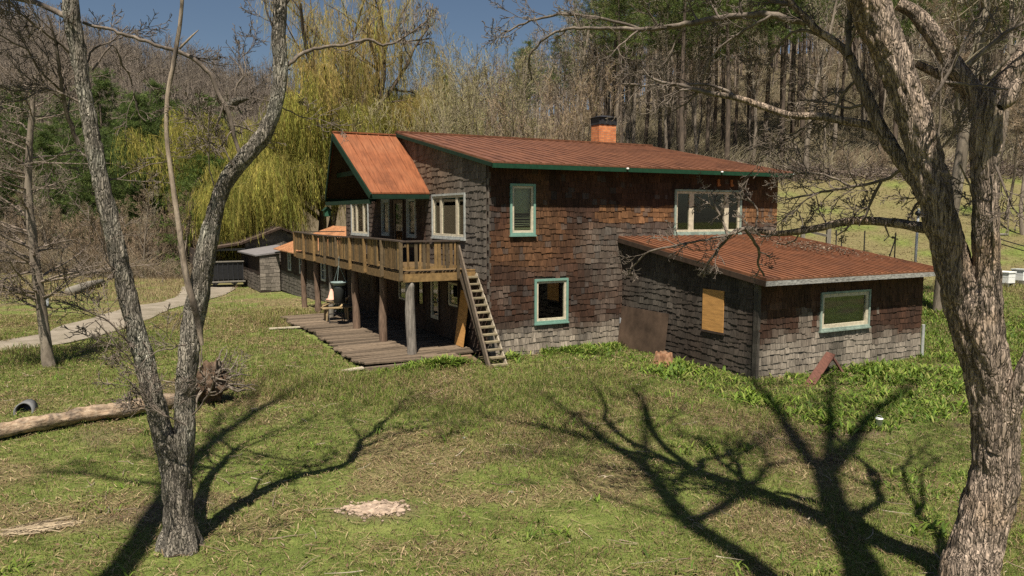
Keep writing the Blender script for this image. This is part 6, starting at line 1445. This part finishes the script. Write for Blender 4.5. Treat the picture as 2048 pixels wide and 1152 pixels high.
def tallgrass():
    X, Y = sample(rg, 90000, 12, 66, .8); u, v = house_uv(X, Y); f = sstep(-3.9, -4.3, u) * sstep(-9, -5, u) * sstep(0, 2, v) * sstep(24, 18, v) * (.2 + fbm(X, Y, 2.0, 95) * .8)
    f = np.maximum(f, .95 * sstep(40, 46, Y) * sstep(-15, -22, X)); f = np.maximum(f, .5 * sstep(.35, .1, np.abs(v + .05)) * (u > 0) * (u < 5)); k = ~blocked(X, Y) & (rg.random(len(X)) < f) & (forest_mask(X, Y) < .6); X, Y = X[k], Y[k]; n = len(X); far = np.clip(Y / 14, 1, 3)
    c = pick(rg, n, G1 + G2, .3); m = rg.random(n) < np.where(Y > 40, .88, .3); c[m] = pick(rg, m.sum(), D1 + [(.42, .33, .19)], .25)
    return blades(rg, X, Y, rg.uniform(.14, .38, n), rg.uniform(.006, .010, n) * far, rg.uniform(.2, .7, n), c)
mb = MB(); V, Q, T, C = tallgrass(); mb.add(V, Q, T, col=C); o = mb.build('tall_grass', M['grass']); tag(o, 'longer unmown grass beside the platform and across the track', 'grass', kind='stuff')
def dead_leaves():
    X, Y = sample(rg, 6000, 6.8, 28, 1.2); k = ~blocked(X, Y) & (rg.random(len(X)) < .15 + sstep(.45, .7, fbm(X, Y, 2.2, 141, 3))); X, Y = X[k], Y[k]; n = len(X)
    C = np.stack([X, Y, H(X, Y) + rg.uniform(.02, .05, n)], -1); D = np.stack([rg.normal(0, 1, n), rg.normal(0, 1, n), rg.normal(0, .25, n)], -1)
    V, Q, c = leaf_quads(rg, C, D, rg.uniform(.03, .075, n), rg.uniform(.018, .04, n), pick(rg, n, [(.17, .11, .065), (.11, .07, .045), (.25, .18, .11)], .3)); m = MB(); m.add(V, Q, col=c)
    o = m.build('dead_leaves', M['twig']); tag(o, 'curled brown dead leaves scattered over the lawn', 'dead leaves', kind='stuff')
dead_leaves()
def litter():
    n = 500; X, Y = sample(rg, n, 7, 24, 1.0); k = ~blocked(X, Y); X, Y = X[k], Y[k]; rr = np.random.default_rng(3); L = []
    for x, y in zip(X, Y):
        a = rr.uniform(0, PI * 2); l = rr.uniform(.1, .55); p = np.array([x, y, float(H(x, y)) + .03]); d = np.array([math.cos(a), math.sin(a), .0]); q = [p]
        for j in range(4): d = nrm(d + rr.normal(0, .22, 3) * np.array([1, 1, .3])); q.append(q[-1] + d * l / 4)
        L.append((np.array(q), np.linspace(rr.uniform(.004, .011), .003, 5)))
    m = MB(); add_tubes(m, L, 4, lambda k: pick(rr, k, [(.25, .19, .14), (.14, .1, .07), (.36, .3, .23)], .3)); o = m.build('twig_litter', M['twig']); tag(o, 'small fallen twigs scattered in the lawn', 'twigs', kind='stuff')
litter()
# ------------------------------------------------------------------ sky, sun, camera
SUN_EL, SHADOW_HEAD = R(63), R(2)
sd = Vector((math.sin(SHADOW_HEAD) * math.cos(SUN_EL), math.cos(SHADOW_HEAD) * math.cos(SUN_EL), -math.sin(SUN_EL)))   # the way the light travels
ld = bpy.data.lights.new('sun', 'SUN'); ld.energy = 5.0; ld.angle = R(.53); ld.color = (1, .93, .80)
so_ = bpy.data.objects.new('sun', ld); COL.objects.link(so_); so_.rotation_euler = sd.to_track_quat('-Z', 'Y').to_euler()
wd = bpy.data.worlds.new('World'); SC.world = wd; wd.use_nodes = True
bg = wd.node_tree.nodes['Background']; sk = wd.node_tree.nodes.new('ShaderNodeTexSky'); sk.sky_type = 'NISHITA'; sk.sun_disc = False
sk.sun_elevation = SUN_EL; sk.sun_rotation = math.atan2(-sd.x, -sd.y); sk.air_density = 1.0; sk.dust_density = .8; sk.ozone_density = 1.2; sk.altitude = 300
wd.node_tree.links.new(sk.outputs['Color'], bg.inputs['Color']); bg.inputs['Strength'].default_value = .04
cd = bpy.data.cameras.new('camera'); cd.sensor_width = 36; cd.lens = FPX / 2048 * 36; cd.clip_start = .1; cd.clip_end = 3000
co_ = bpy.data.objects.new('camera', cd); COL.objects.link(co_); co_.location = CAM; co_.rotation_euler = (PI / 2 - PITCH, 0, 0); SC.camera = co_
vs = SC.view_settings; SC.display_settings.display_device = 'sRGB'; vs.view_transform = 'Standard'; vs.look = 'None'; vs.exposure = .66; vs.gamma = 1
SC.cycles.max_bounces = 8; SC.cycles.diffuse_bounces = 1; SC.cycles.transparent_max_bounces = 16; SC.cycles.use_denoising = False
